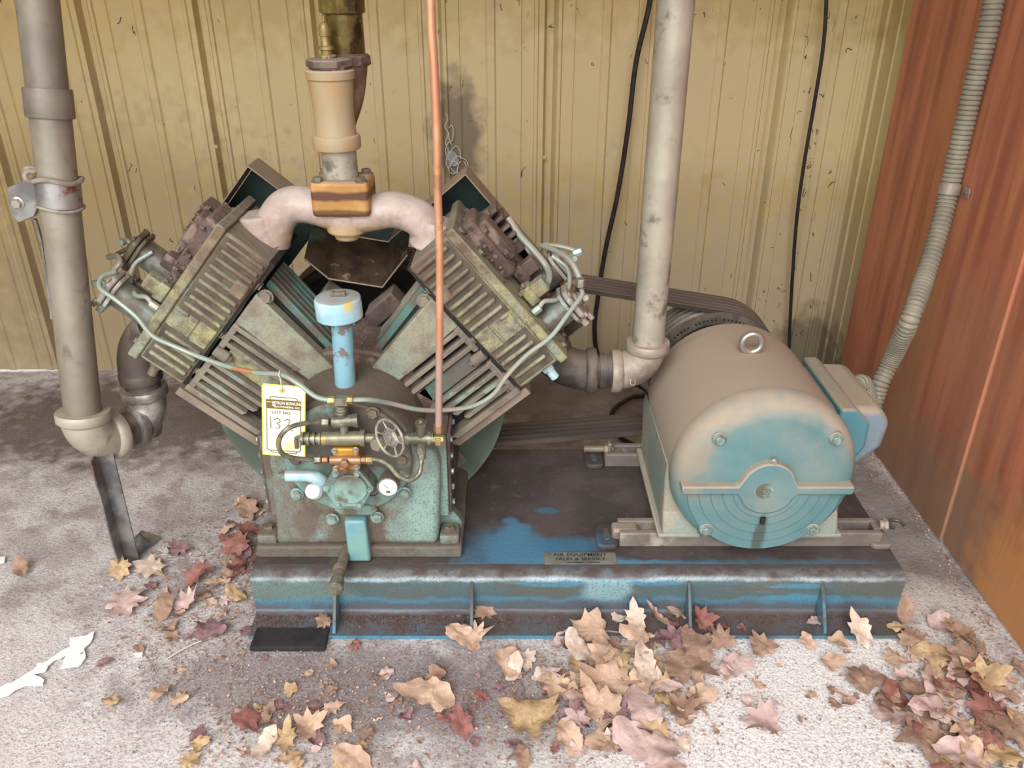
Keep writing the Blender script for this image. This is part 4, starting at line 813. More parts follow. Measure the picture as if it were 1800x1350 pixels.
# angle-iron leg under the elbow
la, lb_ = P(184, 795, Y=1.30), P(232, 984, Z=.001)
ll = thing('angle_iron_leg', lb_, 'zinc-grey angle iron leg with a small foot plate propping the left elbow', 'support')
d = (la-lb_).normalized(); up_ = Vector((0, -1, 0)); xx_ = d.cross(up_).normalized(); yy_ = xx_.cross(d)
M = Matrix((xx_, yy_, d)).transposed().to_4x4(); M.translation = lb_
ln = (la-lb_).length
obj('flange', MB().box((-.014, .014, ln/2), (.0035, .030, ln), M), m_angle, ll, bev=.0006)
obj('flange', MB().box((.0, .0, ln/2), (.031, .0035, ln), M), m_angle, ll, bev=.0006)
fp = [P(x, y, Z=0) for x, y in ((203, 980), (228, 990), (284, 947), (250, 935), (222, 960))]
obj('foot_plate', MB().prism([(p.x, p.y) for p in fp], .0, .005), m_angle, ll, bev=.0008)
obj('gusset', MB().prism([(0, 0), (.03, 0), (.012, .03)], -.002, .002, Matrix.Translation(P(240, 958, Z=.004)) @ Matrix.Rotation(R(90), 4, 'X')), m_angle, ll)

# ------------------------------------------------------------------ copper tube, tag, conduit, cables
cps = [P(x, y, Y=1.19) for x, y in ((771, 748), (772, 640), (773, 520), (772, 420), (769, 330), (768, 240), (763, 120), (758, 40), (756, -60))]
tag(obj('copper_tube', MB().tube(cps, .0061, 16, 6), m_copper), 'long bright copper tube running straight up in front of the right cylinders', 'tube')
tg = thing('lot_tag', P(500, 738, Y=1.205), 'white and yellow auction lot tag numbered 132 hanging by a string', 'tag')
t0, t1, t2, t3 = (P(x, y, Y=Y_) for x, y, Y_ in ((453, 674, 1.212), (531, 680, 1.212), (541, 803, 1.195), (470, 799, 1.195)))
ux = (t1-t0); wt_ = (ux.length+(t2-t3).length)/2; ux.normalize(); cen = (t0+t1+t2+t3)/4
vy = ((t0+t1)/2-(t2+t3)/2); ht = vy.length; nz_ = ux.cross(vy).normalized(); vy = nz_.cross(ux)
TM = Matrix((ux, vy, nz_)).transposed().to_4x4(); TM.translation = cen
w2, h2 = wt_/2, ht/2
card = obj('card', MB().prism([(-w2, -h2), (w2, -h2), (w2, h2-.007), (w2-.006, h2), (-w2+.003, h2), (-w2, h2-.004)], -.0004, .0004, TM), m_card, tg, smooth=0)
ylw = mat('yellow_edge', 'e4d62f', rough=.8, bump=0)
def line(name, pts, wd, m): 
    b = MB()
    for a, c_ in zip(pts, pts[1:]):
        a, c_ = Vector(a), Vector(c_); L_ = (c_-a).length+wd; mid = (a+c_)/2; an = math.atan2(c_.y-a.y, c_.x-a.x)
        b.box((0, 0, 0), (L_, wd, .0002), TM @ Matrix.Translation((mid.x, mid.y, .0006)) @ Matrix.Rotation(an, 4, 'Z'))
    return obj(name, b, m, card, smooth=0)
line('edge_band', [(-w2, -h2), (-w2, h2-.004), (-w2+.003, h2), (w2-.006, h2), (w2, h2-.007), (w2, -h2), (-w2, -h2)], .0016, ylw)
kx = w2-.007
line('printed_frame', [(-kx, h2-.034), (-kx, -h2+.012), (-kx+.003, -h2+.009), (kx-.003, -h2+.009), (kx, -h2+.012), (kx, h2-.034)], .0014, m_print)
line('printed_frame', [(-kx+.006, h2-.026), (-kx+.006, h2-.0225), (-kx+.009, h2-.0215), (kx-.009, h2-.0215), (kx-.006, h2-.024), (kx-.006, h2-.027)], .0014, m_print)
line('printed_frame', [(-kx+.006, -h2+.009), (-kx+.008, -h2+.005), (kx-.008, -h2+.005), (kx-.006, -h2+.009)], .0014, m_print)
obj('header_band', MB().box((0, h2-.0345, .0005), (kx*2+.002, .0165, .0002), TM), m_print, card, smooth=0)
def tt_(s, x, y, sz, m, wide=1): text('lettering', s, sz, TM @ Matrix.Translation((x, y, .0013)), m, card, th=.0002, wide=wide)
tt_('MYRON BOWLING', .0065, h2-.0318, .0074, m_white, .78); tt_('AUCTIONEERS, INC.', .006, h2-.0385, .0045, m_white, 1.1)
line('header_mark', [(-kx+.001, h2-.031), (-kx+.011, h2-.031)], .001, m_white); line('header_mark', [(-kx+.010, h2-.0365), (-kx+.014, h2-.0365)], .002, m_white)
tt_('LOT NO.', -.003, h2-.049, .0072, ylw if False else m_print, 1.15)
for pts in ([(-.022, .006), (-.0215, -.014)], [(-.016, .001), (-.012, .004), (-.007, .003), (-.006, -.002), (-.011, -.005), (-.006, -.009), (-.008, -.013), (-.013, -.014)],
            [(.002, .001), (.006, .004), (.010, .002), (.008, -.006), (.002, -.014), (.006, -.012), (.015, -.017)]): line('handwriting', pts, .0015, m_print)
for k in range(5): line('small_print', [(-.006, -h2+.026-.004*k), (.018, -h2+.026-.004*k)], .0008, ylw)
eyel = obj('eyelet', MB().lathe([(.002, .0004), (.0055, .0004), (.0055, .001), (.002, .001)], TM @ Vector((-.002, h2-.009, 0)), nz_, 20, caps=False), mat('tan_eyelet', 'd3ab77', rough=.7, bump=0), card)
obj('eyelet_hole', MB().lathe([(.0018, 0), (.0018, .0009)], TM @ Vector((-.002, h2-.009, 0)), nz_, 12), m_dark, card)
hpt = P(492, 658, Y=1.213)
obj('string', MB().tube([TM @ Vector((-.002, h2-.009, .001)), TM @ Vector((-.003, h2, .003)), hpt+Vector((.001, -.004, -.006)), hpt+Vector((0, -.006, .001)), hpt+Vector((0, .002, .006)), hpt+Vector((-.002, .004, -.006)), TM @ Vector((-.002, h2-.009, -.002))], .0009, 6, 5), m_string, tg)
# flexible conduit
cd = thing('flexible_conduit', (.80, 1.5, .4), 'ribbed grey flexible conduit climbing the reddish plywood wall', 'conduit')
XC = XR-.034
pth = crom([Vector((.68, 1.49, .305)), Vector((.73, 1.53, .315)), P(1531, 715, Y=1.555), P(1548, 672, Y=1.565), P(1570, 626, Y=1.575), P(1600, 560, X=.785), P(1628, 480, X=.835), P(1655, 390, X=.872), P(1669, 330, X=XC), P(1690, 240, X=XC), P(1714, 140, X=XC), P(1737, 50, X=XC), P(1752, -30, X=XC)], 20)
L_ = [0]
for a, b_ in zip(pth, pth[1:]): L_.append(L_[-1]+(b_-a).length)
def along(s_):
    for i in range(len(L_)-1):
        if L_[i+1] >= s_: return pth[i].lerp(pth[i+1], (s_-L_[i])/(L_[i+1]-L_[i]))
    return pth[-1]
n = int(L_[-1]/.0092); pts = [along(L_[-1]*k/(n*4)) for k in range(n*4+1)]
b = MB(); m_ = len(pts)
b.tube(pts, lambda v: .0165+(.0, .0028, .0030, .0012)[int(round(v*(m_-1))) % 4], 20, 0)
obj('ribbed_sleeve', b, m_cond, cd, smooth=25)
obj('end_fitting', MB().lathe([(.024, 0), (.024, .012), (.021, .014)], pth[0]+(pth[1]-pth[0])*.1, pth[3]-pth[0], 20), m_malle, cd)
cs_ = P(1669, 332, X=XC); i_ = min(range(len(pth)), key=lambda i: (pth[i]-cs_).length); dcl = (pth[i_+1]-pth[i_-1]).normalized()
ck = thing('conduit_clamp', cs_, 'small galvanised clamp holding the ribbed conduit to the plywood', 'clamp')
Mc = frame(cs_, dcl, (0, 1, 0))
obj('clamp_band', MB().lathe([(.0198, -.011), (.0215, -.011), (.0215, .011), (.0198, .011)], cs_, dcl, 28, caps=False), m_malle, ck)
wv_ = Vector((0, 1, 0)).cross(dcl)
for s in (-1, 1):
    tx = cs_+Vector((.019, s*.031, 0)); obj('clamp_ear', MB().box((0, 0, 0), (.003, .024, .020), Matrix.Translation(tx)), m_malle, ck, bev=.0008)
    bolt(ck, tx-Vector((.0016, -s*.002, 0)), (-1, 0, 0), .004, m_dbolt, name='screw', washer=False)
# hanging cables
YK = YW-.05
def cable(pts, label, r=.0055):
    tag(obj('electric_cable', MB().tube(pts, r, 10, 8), m_cable), label, 'cable')
cable([P(x, y, Y=YK) for x, y in ((1150, -60), (1140, 15), (1118, 110), (1104, 225), (1086, 340), (1064, 440), (1050, 530), (1045, 580), (1052, 625), (1080, 652))]+[P(1135, 690, Y=2.1), P(1108, 700, Y=2.0), P(1078, 722, Z=.03), P(1076, 752, Z=.006), P(1100, 775, Z=.006), P(1130, 788, Z=.006)], 'black cable hanging down the wall left of the tall pale pipe', .0065)
cable([P(x, y, Y=YK) for x, y in ((1453, -60), (1452, 15), (1446, 90), (1430, 190), (1413, 290), (1401, 380), (1394, 470), (1389, 560), (1386, 640), (1384, 700))], 'black cable hanging down the wall right of the tall pale pipe', .0048)
# torn spot in the sheet with loops of wire
wl = thing('wire_tangle', P(797, 285, Y=YW-.01), 'loops of thin pale wire and a torn grey scrap on the stained wall', 'wire')
rr_ = random.Random(3)
for sd, (cx_, cy_, rx, ry) in enumerate(((790, 265, 6, 14), (800, 275, 10, 16), (808, 290, 14, 14), (797, 295, 9, 12), (793, 235, 4, 14), (812, 300, 9, 18))):
    pts = [P(cx_+rx*math.cos(a)*rr_.uniform(.8, 1.2), cy_+ry*math.sin(a)*rr_.uniform(.8, 1.2), Y=YW-.006-.006*rr_.random()) for a in [sd+i*.8 for i in range(8)]]
    obj('wire_loop', MB().tube(pts, .0013, 6, 4), m_wire, wl)
obj('wire_strand', MB().tube([P(x, y, Y=YW-.006) for x, y in ((783, 198), (787, 210), (782, 222), (788, 235), (783, 250), (788, 266), (784, 285), (790, 300))], .0011, 6, 5), m_wire, wl)
sc_p = [P(x, y, Y=YW-.008) for x, y in ((790, 264), (801, 268), (807, 282), (803, 292), (795, 288), (791, 293), (788, 280))]
obj('torn_scrap', MB().prism([(p.x, p.z) for p in sc_p], YW-.010, YW-.007, M_), mat('grey_scrap', '8d9193', rough=.7), wl, bev=0)

# ------------------------------------------------------------------ bits on the floor
def flat(name, px, label, cat, m, z=.003, th=.002, jag=0):
    r_ = random.Random(len(px)); pts = []
    for i in range(len(px)):
        a, c_ = px[i], px[(i+1) % len(px)]
        pts.append(a)
        if jag:
            for t in (.33, .66): pts.append((a[0]+(c_[0]-a[0])*t+r_.uniform(-jag, jag), a[1]+(c_[1]-a[1])*t+r_.uniform(-jag, jag)))
    pp = [P(x, y, Z=0) for x, y in pts]
    return tag(obj(name, MB().prism([(p.x, p.y) for p in pp], .0004, th), m, smooth=0), label, cat)
flat('paper_scrap', [(122, 1122), (150, 1119), (166, 1111), (160, 1130), (148, 1142), (151, 1158), (138, 1172), (106, 1176), (118, 1152), (100, 1160), (84, 1172), (80, 1182), (60, 1186), (78, 1196), (76, 1206), (55, 1206), (36, 1210), (14, 1224), (-8, 1230), (-8, 1210), (20, 1202), (40, 1190), (60, 1178), (66, 1168), (82, 1164), (110, 1144), (124, 1138)],
     'torn ragged white scrap of paper on the concrete at lower left', 'paper', m_paper, th=.0022, jag=1.5)
flat('paper_scrap', [(-5, 982), (10, 980), (8, 990), (-5, 992)], 'tiny white scrap at the left edge of the floor', 'paper', m_paper, th=.003)
flat('paper_scrap', [(236, 1150), (252, 1148), (250, 1155), (240, 1156)], 'small white fleck on the concrete beside the torn paper', 'paper', m_paper, th=.003)
flat('paper_scrap', [(1578, 838), (1582, 826), (1586, 832), (1590, 828), (1587, 840)], 'little white fleck at the foot of the plywood wall', 'paper', m_paper, th=.003)
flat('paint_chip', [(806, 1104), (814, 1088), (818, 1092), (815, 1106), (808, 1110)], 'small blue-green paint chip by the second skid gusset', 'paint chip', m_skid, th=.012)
rc = P(1577, 922, Z=.004); tag(obj('steel_ring', MB().tube([rc+Vector((.017*math.cos(R(a)), .017*math.sin(R(a)), 0)) for a in range(-30, 250, 20)], .0035, 8, 2), m_angle), 'small open steel ring lying on the concrete right of the skid', 'ring')
for x0_, y0_, x1_, y1_, lb2 in ((290, 1160, 372, 1120, 'thin pale twig on the gravelly concrete left of the rubber pad'), (1355, 960, 1398, 975, None)):
    if lb2: tag(obj('twig', MB().tube([P(x0_, y0_, Z=.003), P((x0_+x1_)/2, (y0_+y1_)/2-4, Z=.006), P(x1_, y1_, Z=.003)], .0013, 6, 4), m_wire), lb2, 'twig')
# loose gravel
b = MB(); rg = random.Random(11)
for k in range(15000):
    t = rg.random()
    if t < .6: x, y = rg.gauss(560, 260), rg.gauss(1185, 60)
    elif t < .75: x, y = rg.gauss(400, 60), rg.gauss(960, 60)
    else: x, y = rg.uniform(-50, 1850), rg.uniform(1000, 1400)
    p = P(x, y, Z=0)
    if SX0-.012 < p.x < SX1+.01 and SYF-.064 < p.y: continue
    if p.y < .6: continue
    r = rg.uniform(.0007, .0022); c_ = p+Vector((0, 0, r*.3-.001))
    vs = [c_+Vector((rg.uniform(-1, 1), rg.uniform(-1, 1), rg.uniform(-.4, 1)))*r for _ in range(4)]
    b.add([tuple(v) for v in vs], [(0, 1, 2), (0, 2, 3), (0, 3, 1), (1, 3, 2)])
tag(obj('gravel', b, m_grain, smooth=0), 'fine loose gravel and grit scattered over the concrete floor', 'gravel', kind='stuff')

# ------------------------------------------------------------------ fallen leaves
def outline(kind, rnd):
    if kind == 'maple':
        k = [(-90, .35), (-62, .7), (-45, .55), (-20, .92), (0, .62), (14, .82), (30, .58), (52, .98), (68, .62), (90, 1.08), (112, .62), (128, .98), (150, .58), (166, .82), (180, .62), (200, .92), (225, .55), (242, .7)]
    elif kind == 'oak':
        k = [(-90, 1.0), (-70, .6), (-48, .75), (-25, .5), (5, .66), (22, .46), (45, .7), (62, .55), (90, 1.12), (118, .55), (135, .7), (158, .46), (175, .66), (205, .5), (228, .75), (250, .6)]
    elif kind == 'oval':
        k = [(a, (.55*1.0)/math.sqrt((.55*math.sin(R(a)))**2+math.cos(R(a))**2)+.12*(a in (90,))) for a in range(-90, 270, 18)]
    else:
        k = [(-90+30*i, rnd.uniform(.45, 1)) for i in range(12)]
    return [(R(a+rnd.uniform(-4, 4)), r*rnd.uniform(.9, 1.08)) for a, r in k]
def leaf_mesh(kind, seed):
    rnd = random.Random(seed); ol = outline(kind, rnd); pts = []
    for i in range(len(ol)):                     # one point between each pair keeps the margin lively
        a, r = ol[i]; a2, r2 = ol[(i+1) % len(ol)]
        if a2 < a: a2 += 2*math.pi
        pts.append((a, r)); pts.append(((a+a2)/2, (r+r2)/2*rnd.uniform(.92, 1.02)))
    cu, cv_, tw, sd = rnd.uniform(-.35, .5), rnd.uniform(-.3, .5), rnd.uniform(-.3, .3), rnd.uniform(0, 50)
    def z(x, y):
        return cu*x*x+cv_*y*y+tw*x*y+.22*noise.noise((x*1.6+sd, y*1.6, 0))+.05*abs(x)
    vs, fs = [(0, 0, z(0, 0))], []
    rings = (.35, .7, 1.0); n = len(pts)
    for f in rings:
        for a, r in pts:
            x, y = math.cos(a)*r*f, math.sin(a)*r*f; vs.append((x, y, z(x, y)+(.06*math.sin(a*7+sd) if f == 1 else 0)))
    for j in range(n):
        fs.append((0, 1+j, 1+(j+1) % n))
        for q_ in range(2):
            o_ = 1+q_*n; fs.append((o_+j, o_+n+j, o_+n+(j+1) % n, o_+(j+1) % n))
    zs = sorted(v[2] for v in vs); lo = zs[max(0, len(zs)//12)]
    vs = [(x, y, max(zz_-lo, 0)) for x, y, zz_ in vs]
    me = bpy.data.meshes.new('leaf_blade'); me.from_pydata(vs, [], fs); me.polygons.foreach_set('use_smooth', [True]*len(me.polygons)); me.update()
    return me
LMESH = {(k, i): leaf_mesh(k, hash_) for i in range(6) for k, hash_ in (('maple', 10+i), ('oak', 40+i), ('oval', 70+i), ('frag', 100+i))}
_lc = {}
def leaf(x, y, size, rot, kind, v, color, label, group=None, z=0, tilt=0, roll=0, stem=False):
    key = (kind, v % 6, color)
    if key not in _lc:
        me = LMESH[(kind, v % 6)].copy(); me.materials.append(LM[color]); _lc[key] = me
    o = bpy.data.objects.new('leaf', _lc[key]); COL.objects.link(o); p = P(x, y, Z=z)
    o.location = (p.x, p.y, z+.0012+abs(math.sin(R(tilt)))*size*.5+abs(math.sin(R(roll)))*size*.4); o.rotation_euler = (R(tilt), R(roll), R(rot)); o.scale = (size, size, size)
    tag(o, label, 'leaf', group)
    if stem:
        st = MB().tube([(0, -.05, .03), (.05, -.6, .05), (.0, -1.15, .03), (.12, -1.6, .0)], .028, 5, 3).mesh('stem'); st.materials.append(LM['brown'])
        s_ = bpy.data.objects.new('stem', st); COL.objects.link(s_); s_.parent = o
    return o
HAND = [
 (262, 1000, .042, 60, 'oak', 0, 'pale', 'large pale tan leaf lying by the angle iron foot', 0, 0, 1),
 (212, 1003, .03, 20, 'oak', 1, 'ochre', 'yellowish leaf curled against the angle iron leg', 20, 0, 0),
 (350, 1017, .030, -50, 'oval', 2, 'red', 'bright rust-red pointed leaf left of the skid corner', 25, 0, 1),
 (216, 1063, .042, -30, 'maple', 3, 'pink', 'faded pinkish leaf pressed flat on the concrete at left', 0, 0, 0),
 (288, 1078, .026, 10, 'oval', 4, 'brown', 'narrow brown leaf standing between two faded leaves', 30, 30, 0),
 (326, 1062, .032, -60, 'oak', 5, 'pink', 'crumpled pinkish leaf left of the skid end', 20, 0, 1),
 (370, 1112, .034, 15, 'maple', 0, 'purple', 'purplish star-shaped leaf by the skid left corner', 0, 0, 0),
 (313, 972, .024, 40, 'maple', 1, 'purple', 'dark purple crumpled leaf above the rust-red leaf', 25, 10, 0),
 (438, 938, .030, 80, 'oak', 2, 'red', 'deep red leaf against the crankcase foot', 20, 10, 0),
 (436, 900, .035, 30, 'oak', 3, 'brown', 'dull brown leaf against the side of the crankcase', 10, -15, 0),
 (418, 968, .034, 0, 'maple', 4, 'red', 'curled red-brown leaf at the skid left back corner', 25, -10, 0),
 (424, 1001, .028, 140, 'maple', 5, 'red', 'ragged red leaf touching the skid left end', 15, 15, 0),
 (415, 1050, .022, 70, 'oval', 0, 'ochre', 'small tan curled leaf beside the skid left end', 30, 0, 0),
 (385, 1025, .020, 120, 'oval', 1, 'tan', 'small tan leaf right of the rust-red leaf', 10, 0, 0),
 (570, 1099, .018, 45, 'maple', 2, 'brown', 'small orange-brown curled leaf at the first gusset', 30, 10, 0),
 (852, 1080, .024, 15, 'maple', 3, 'brown', 'crumpled orange-brown leaf at the second gusset', 30, 0, 0),
 (815, 1128, .032, 70, 'oval', 4, 'tan', 'tan curled leaf in front of the second gusset', 25, 0, 0),
 (750, 1228, .045, 80, 'oval', 5, 'tan', 'broad tan leaf lying alone mid-foreground', 12, 0, 0),
 (765, 1192, .020, 10, 'frag', 2, 'brown', 'small brown leaf just above the broad tan leaf', 20, 0, 0),
 (811, 1275, .028, 20, 'oak', 1, 'red', 'small reddish leaf right of the broad tan leaf', 20, 0, 0),
 (282, 1220, .020, 165, 'oval', 2, 'tan', 'small light tan leaf alone on the left concrete', 12, 0, 0),
 (467, 1312, .024, -25, 'oval', 3, 'pale', 'pale oval leaf near the bottom left pile', 10, 0, 0),
 (503, 1300, .026, 5, 'oak', 4, 'ochre', 'yellow-ochre lobed leaf beside the pale oval leaf', 10, 0, 0),
 (545, 1283, .030, 60, 'maple', 5, 'tan', 'tan star-shaped leaf topmost of the bottom left pile', 12, 0, 0),
 (435, 1272, .026, 80, 'frag', 0, 'red', 'faded red leaf fragment left of the ochre leaf', 10, 0, 0),
 (350, 1308, .016, 30, 'frag', 1, 'ochre', 'small ochre fragment at the bottom left', 5, 0, 0),
 (333, 1340, .018, 0, 'maple', 2, 'ochre', 'small yellowish leaf cut by the bottom frame edge', 5, 0, 0),
 (198, 1234, .014, 0, 'frag', 3, 'ochre', 'tiny orange fragment left on the foreground concrete', 5, 0, 0),
 (620, 1340, .030, 75, 'oval', 4, 'tan', 'orange-tan leaf at the bottom edge left of centre', 20, 0, 0),
 (493, 1060, .010, 0, 'frag', 5, 'brown', None, 0, 0, 0),
 (37, 1003, .022, 30, 'oval', 0, 'brown', 'lone brown leaf at the far left of the floor', 25, 0, 0),
 (1040, 1117, .046, 100, 'maple', 1, 'tan', 'big tan leaf hanging over the flange left of the pile', 10, 0, 1),
 (1115, 1096, .030, 10, 'oak', 2, 'pale', 'pale upright leaf standing at the back of the pile', 50, 0, 0),
 (1150, 1090, .024, 80, 'oval', 3, 'tan', 'tan leaf leaning left of the third gusset', 45, 20, 0),
 (1192, 1087, .026, 120, 'maple', 4, 'tan', 'tan curled leaf touching the third gusset', 35, 0, 0),
 (1235, 1098, .026, 30, 'maple', 5, 'red', 'dark red crumpled leaf right of the third gusset', 30, 0, 1),
 (1018, 1150, .034, 40, 'oval', 0, 'pale', 'pale pinkish leaf at the left of the main pile', 20, 10, 0),
 (1062, 1160, .044, 20, 'oak', 1, 'tan', 'large peach-tan leaf in the middle of the main pile', 8, 10, 0),
 (1118, 1150, .034, 140, 'maple', 2, 'pale', 'pale folded leaf in the heart of the main pile', 25, 10, 0),
 (1150, 1128, .032, 200, 'maple', 3, 'purple', 'purple crumpled leaf at the top of the main pile', 20, 0, 0),
 (1190, 1132, .034, 60, 'maple', 4, 'purple', 'mauve star-shaped leaf in front of the third gusset', 18, 0, 0),
 (1222, 1145, .040, 10, 'oval', 5, 'brown', 'brown-tan leaf at the right of the main pile', 10, 0, 0),
 (1268, 1132, .026, 0, 'maple', 0, 'brown', 'orange-brown curled leaf below the dark red leaf', 30, 0, 0),
 (1338, 1143, .028, 20, 'maple', 1, 'brown', 'rusty brown ragged leaf alone in front of the skid', 20, 0, 0),
 (1208, 1178, .052, 5, 'maple', 2, 'brown', 'big dull tan leaf spread flat right of the main pile', 3, 0, 1),
 (1130, 1178, .034, 10, 'oval', 3, 'pale', 'pale oval leaf on end in the main pile', 20, 20, 0),
 (1072, 1198, .050, 80, 'oak', 4, 'tan', 'long tan leaf across the lower main pile', 6, 0, 0),
 (1008, 1215, .036, 170, 'oak', 5, 'tan', 'curled tan leaf with rolled edge left in the pile', 28, 0, 0),
 (975, 1212, .028, 40, 'maple', 0, 'tan', 'tan leaf with torn edge left of the rolled leaf', 10, 0, 0),
 (932, 1262, .052, 190, 'maple', 1, 'ochre', 'large yellow-tan maple leaf lower left of the pile', 8, 0, 1),
 (895, 1170, .034, 70, 'frag', 2, 'tan', 'tan broken leaf between skid and yellow-tan leaf', 15, 0, 0),
 (905, 1180, .022, -20, 'oval', 3, 'pale', 'small pale leaf leaning on the broken tan leaf', 30, 0, 0),
 (1060, 1250, .052, 35, 'oak', 4, 'tan', 'very large tan leaf crossing the bottom of the pile', 6, 0, 1),
 (1130, 1255, .042, 10, 'oval', 5, 'pink', 'large pinkish oval leaf at the bottom right of the pile', 4, 0, 0),
 (1135, 1312, .050, 60, 'oval', 0, 'pink', 'broad round pinkish-brown leaf near the bottom edge', 4, 0, 0),
 (1068, 1305, .034, 110, 'oval', 1, 'tan', 'tan oval leaf left of the round pinkish leaf', 6, 0, 0),
 (1000, 1300, .030, 20, 'oval', 2, 'tan', 'medium tan leaf below the yellow-tan maple leaf', 8, 0, 0),
 (1018, 1270, .026, 50, 'maple', 3, 'pink', 'pinkish torn leaf below the rolled leaf', 8, 0, 0),
 (915, 1330, .020, 10, 'frag', 4, 'brown', 'orange-brown fragment at the bottom left of the pile', 5, 0, 0),
 (1200, 1250, .030, 30, 'maple', 5, 'brown', 'orange-brown flattened leaf on pale concrete right of the pile', 3, 0, 0),
 (1345, 1270, .036, 80, 'maple', 0, 'pink', 'faded pink flattened leaf right of centre foreground', 0, 0, 0),
 (1290, 1170, .030, 10, 'frag', 1, 'pink', 'faded pink broken leaf below the rusty ragged leaf', 2, 0, 0),
 (1508, 1118, .034, 20, 'oak', 2, 'pale', 'pale tan leaf leaning on the flange right end', 40, 0, 0),
 (1472, 1131, .022, 80, 'frag', 3, 'tan', 'small tan leaf between the right flange leaves', 15, 0, 0),
 (1416, 1128, .018, 10, 'frag', 4, 'tan', 'tan fragment under the fourth gusset', 15, 0, 0),
 (1432, 1098, .018, 120, 'oval', 5, 'pink', 'pinkish strip of leaf on the flange at the fourth gusset', 20, 0, 0),
 (1588, 1080, .024, -20, 'oval', 0, 'brown', 'brown leaf standing against the skid right end', 55, 0, 0),
 (1460, 1165, .024, 10, 'frag', 1, 'tan', 'faint tan leaf scrap below the right flange', 2, 0, 0),
 (1690, 1120, .034, 60, 'oak', 2, 'brown', 'brown leaf topmost of the right-hand drift', 15, 0, 0),
 (1700, 1165, .038, 0, 'maple', 3, 'brown', 'tan-brown leaf in the upper right-hand drift', 10, 0, 0),
 (1640, 1155, .038, 80, 'frag', 4, 'ochre', 'mossy tan fragment left of the right-hand drift', 3, 0, 0),
 (1730, 1200, .044, 30, 'maple', 5, 'ochre', 'broad ochre-brown leaf of the right-hand drift near the wall', 6, 0, 0),
 (1655, 1205, .024, 100, 'oval', 0, 'red', 'small reddish leaf left in the right-hand drift', 15, 0, 0),
 (1640, 1255, .046, 95, 'oak', 1, 'pink', 'long curled pinkish leaf in the lower right-hand drift', 20, 0, 1),
 (1735, 1260, .036, 20, 'maple', 2, 'red', 'red leaf at the middle of the right-hand drift', 15, 0, 0),
 (1700, 1295, .040, 140, 'oak', 3, 'tan', 'tan lobed leaf in the lower right-hand drift', 12, 0, 0),
 (1620, 1300, .046, 10, 'frag', 4, 'brown', 'large crumbled grey-brown leaf lower right', 5, 0, 0),
 (1775, 1290, .044, 50, 'oval', 5, 'brown', 'brown leaf close to the right frame edge', 6, 0, 0),
 (1785, 1265, .022, 80, 'oval', 0, 'ochre', 'yellow-tan leaf at the right frame edge', 20, 0, 0),
 (1760, 1330, .036, 110, 'oak', 1, 'ochre', 'yellowish leaf in the bottom right corner', 10, 0, 0),
 (1690, 1335, .040, 70, 'oval', 2, 'pink', 'pinkish long leaf at the bottom edge lower right', 10, 0, 0),
 (1740, 1318, .028, 0, 'maple', 3, 'red', 'orange-red leaf beside the corner leaf', 15, 0, 0),
 (1792, 1175, .020, 0, 'frag', 4, 'brown', 'brown fragment by the wall at the right frame edge', 5, 0, 0),
]
for (x, y, s_, ro, k_, v, c_, lb2, ti, rl, st) in HAND:
    if not lb2: continue
    p = P(x, y, Z=0); onf = SX0 < p.x < SX1 and p.y > SYF-.062
    leaf(x, y, s_*1.15, ro, k_, v, c_, lb2, None, .010 if onf else .004, ti, rl, bool(st))
rl_ = random.Random(21); used_labels = set()
def cluster(n, cx_, cy_, sx_, sy_, cols, label, group, smin=.010, smax=.026):
    k = 0
    while k < n:
        x, y = rl_.gauss(cx_, sx_), rl_.gauss(cy_, sy_); p = P(x, y, Z=0)
        if p.y < .72 or p.x > XR-.05: continue
        if SX0-.02 < p.x < SX1+.02 and p.y > SYF-.008: continue
        onf = SX0 < p.x < SX1 and p.y > SYF-.062; k += 1
        kd, co, sz = rl_.choice(('frag', 'frag', 'maple', 'oak', 'oval')), rl_.choice(cols), rl_.uniform(smin, smax)
        hx = 'far left' if x < cx_-sx_ else 'left' if x < cx_ else 'right' if x < cx_+sx_ else 'far right'
        vy_ = 'back' if y < cy_-sy_*.6 else 'middle' if y < cy_+sy_*.6 else 'front'
        lab = ('small ' if sz < (smin+smax)/2 else 'larger ')+{'tan': 'tan', 'pale': 'pale', 'red': 'reddish', 'purple': 'purplish', 'ochre': 'yellowish', 'brown': 'brown', 'pink': 'pinkish'}[co]+{'frag': ' torn leaf', 'maple': ' pointed leaf', 'oak': ' lobed leaf', 'oval': ' oval leaf'}[kd]+', '+vy_+' '+hx+' of '+label
        if lab in used_labels: k -= 1; continue
        used_labels.add(lab)
        leaf(x, y, sz, rl_.uniform(0, 360), kd, rl_.randint(0, 5), co, lab, group, .010 if onf else 0, rl_.uniform(0, 16), rl_.uniform(-10, 10))
cluster(80, 1085, 1210, 88, 66, ('tan', 'tan', 'pale', 'pink', 'pink', 'brown', 'purple', 'ochre'), 'the main pile', 'leaf pieces in the main pile', .014, .036)
cluster(78, 1695, 1245, 62, 68, ('brown', 'brown', 'tan', 'red', 'pink', 'ochre'), 'the drift by the plywood', 'leaf pieces in the right drift', .016, .038)
cluster(26, 505, 1265, 60, 45, ('tan', 'ochre', 'pink', 'purple', 'brown'), 'the bottom left pile', 'leaf pieces at bottom left', .010, .022)
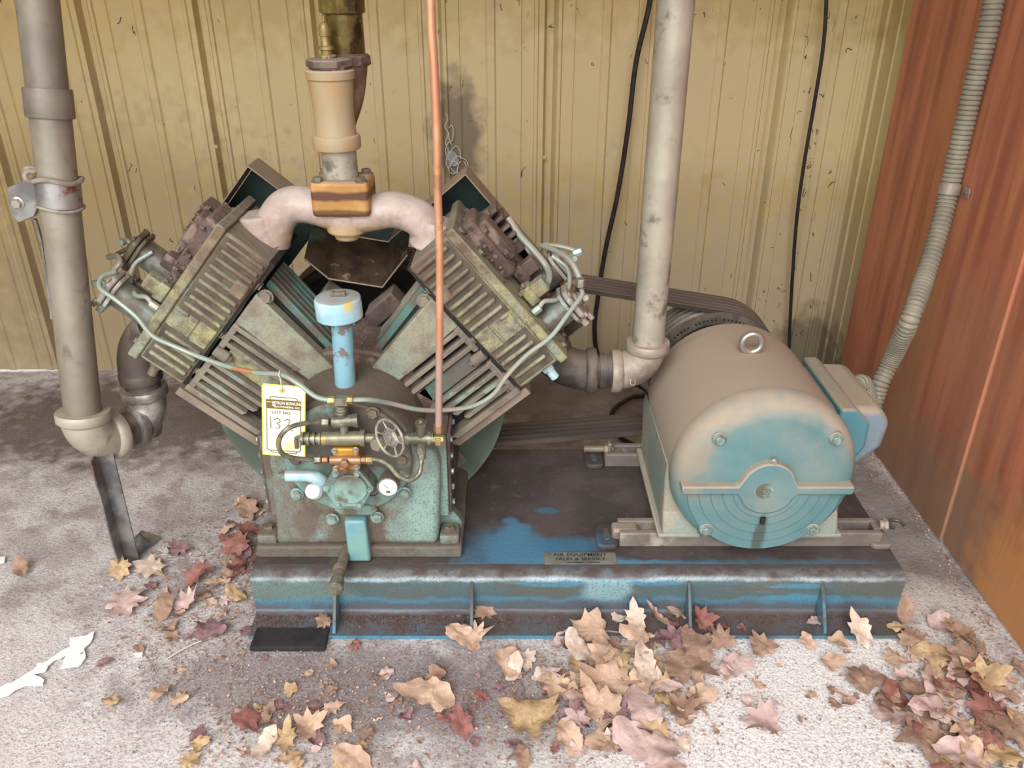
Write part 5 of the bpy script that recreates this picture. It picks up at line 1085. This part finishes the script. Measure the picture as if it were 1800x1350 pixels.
cluster(22, 435, 950, 22, 40, ('red', 'brown', 'purple', 'tan'), 'the heap by the crankcase', 'leaf bits by the crankcase', .012, .024)
cluster(26, 330, 1080, 70, 50, ('pink', 'purple', 'brown', 'tan'), 'the scatter left of the skid', 'leaf fragments left of the skid', .008, .02)
cluster(34, 850, 1240, 110, 60, ('purple', 'pink', 'brown', 'red'), 'the gritty centre scatter', 'leaf fragments at centre', .006, .018)
cluster(24, 1350, 1215, 90, 50, ('pink', 'brown', 'tan'), 'the pale concrete scatter', 'leaf fragments on pale concrete', .006, .016)
cluster(14, 1250, 1100, 40, 10, ('red', 'purple', 'brown'), 'the bits on the flange', 'leaf bits on the flange', .006, .014)

# fine litter of crumbled leaf among the leaves
b = MB(); rg = random.Random(5)
for k in range(5200):
    cx_, cy_, sx_, sy_ = rg.choice(((1085, 1210, 120, 75), (1690, 1240, 80, 80), (520, 1265, 90, 50), (420, 990, 45, 50), (850, 1230, 160, 70), (330, 1070, 90, 60)))
    p = P(rg.gauss(cx_, sx_), rg.gauss(cy_, sy_), Z=0)
    if p.y < .66 or p.x > XR-.03 or (SX0-.012 < p.x < SX1+.01 and SYF-.064 < p.y): continue
    if k % 9 == 0: p = Vector((XR-.014-abs(rg.gauss(0, .02)), rg.uniform(1.0, 1.95), 0))
    r = rg.uniform(.001, .0048); a = rg.uniform(0, 6.28); c_ = p+Vector((0, 0, .001+r*.3))
    vs = [c_+Vector((math.cos(a+t_)*r*f_, math.sin(a+t_)*r*f_, rg.uniform(-.3, .5)*r)) for t_, f_ in ((0, 1), (1.6, .6), (3.1, .9), (4.7, .5))]
    b.add([tuple(v) for v in vs], [(0, 1, 2), (0, 2, 3)])
m_lit = mat('leaf_litter', 'b08c78', '8a6558', sc=60, lo=.4, hi=.6, rough=.9, bump=0, chips='d3b9a4', csc=90, clo=.55, chi=.6)
tag(obj('leaf_litter', b, m_lit, smooth=0), 'fine crumbled leaf litter scattered among the fallen leaves', 'litter', kind='stuff')
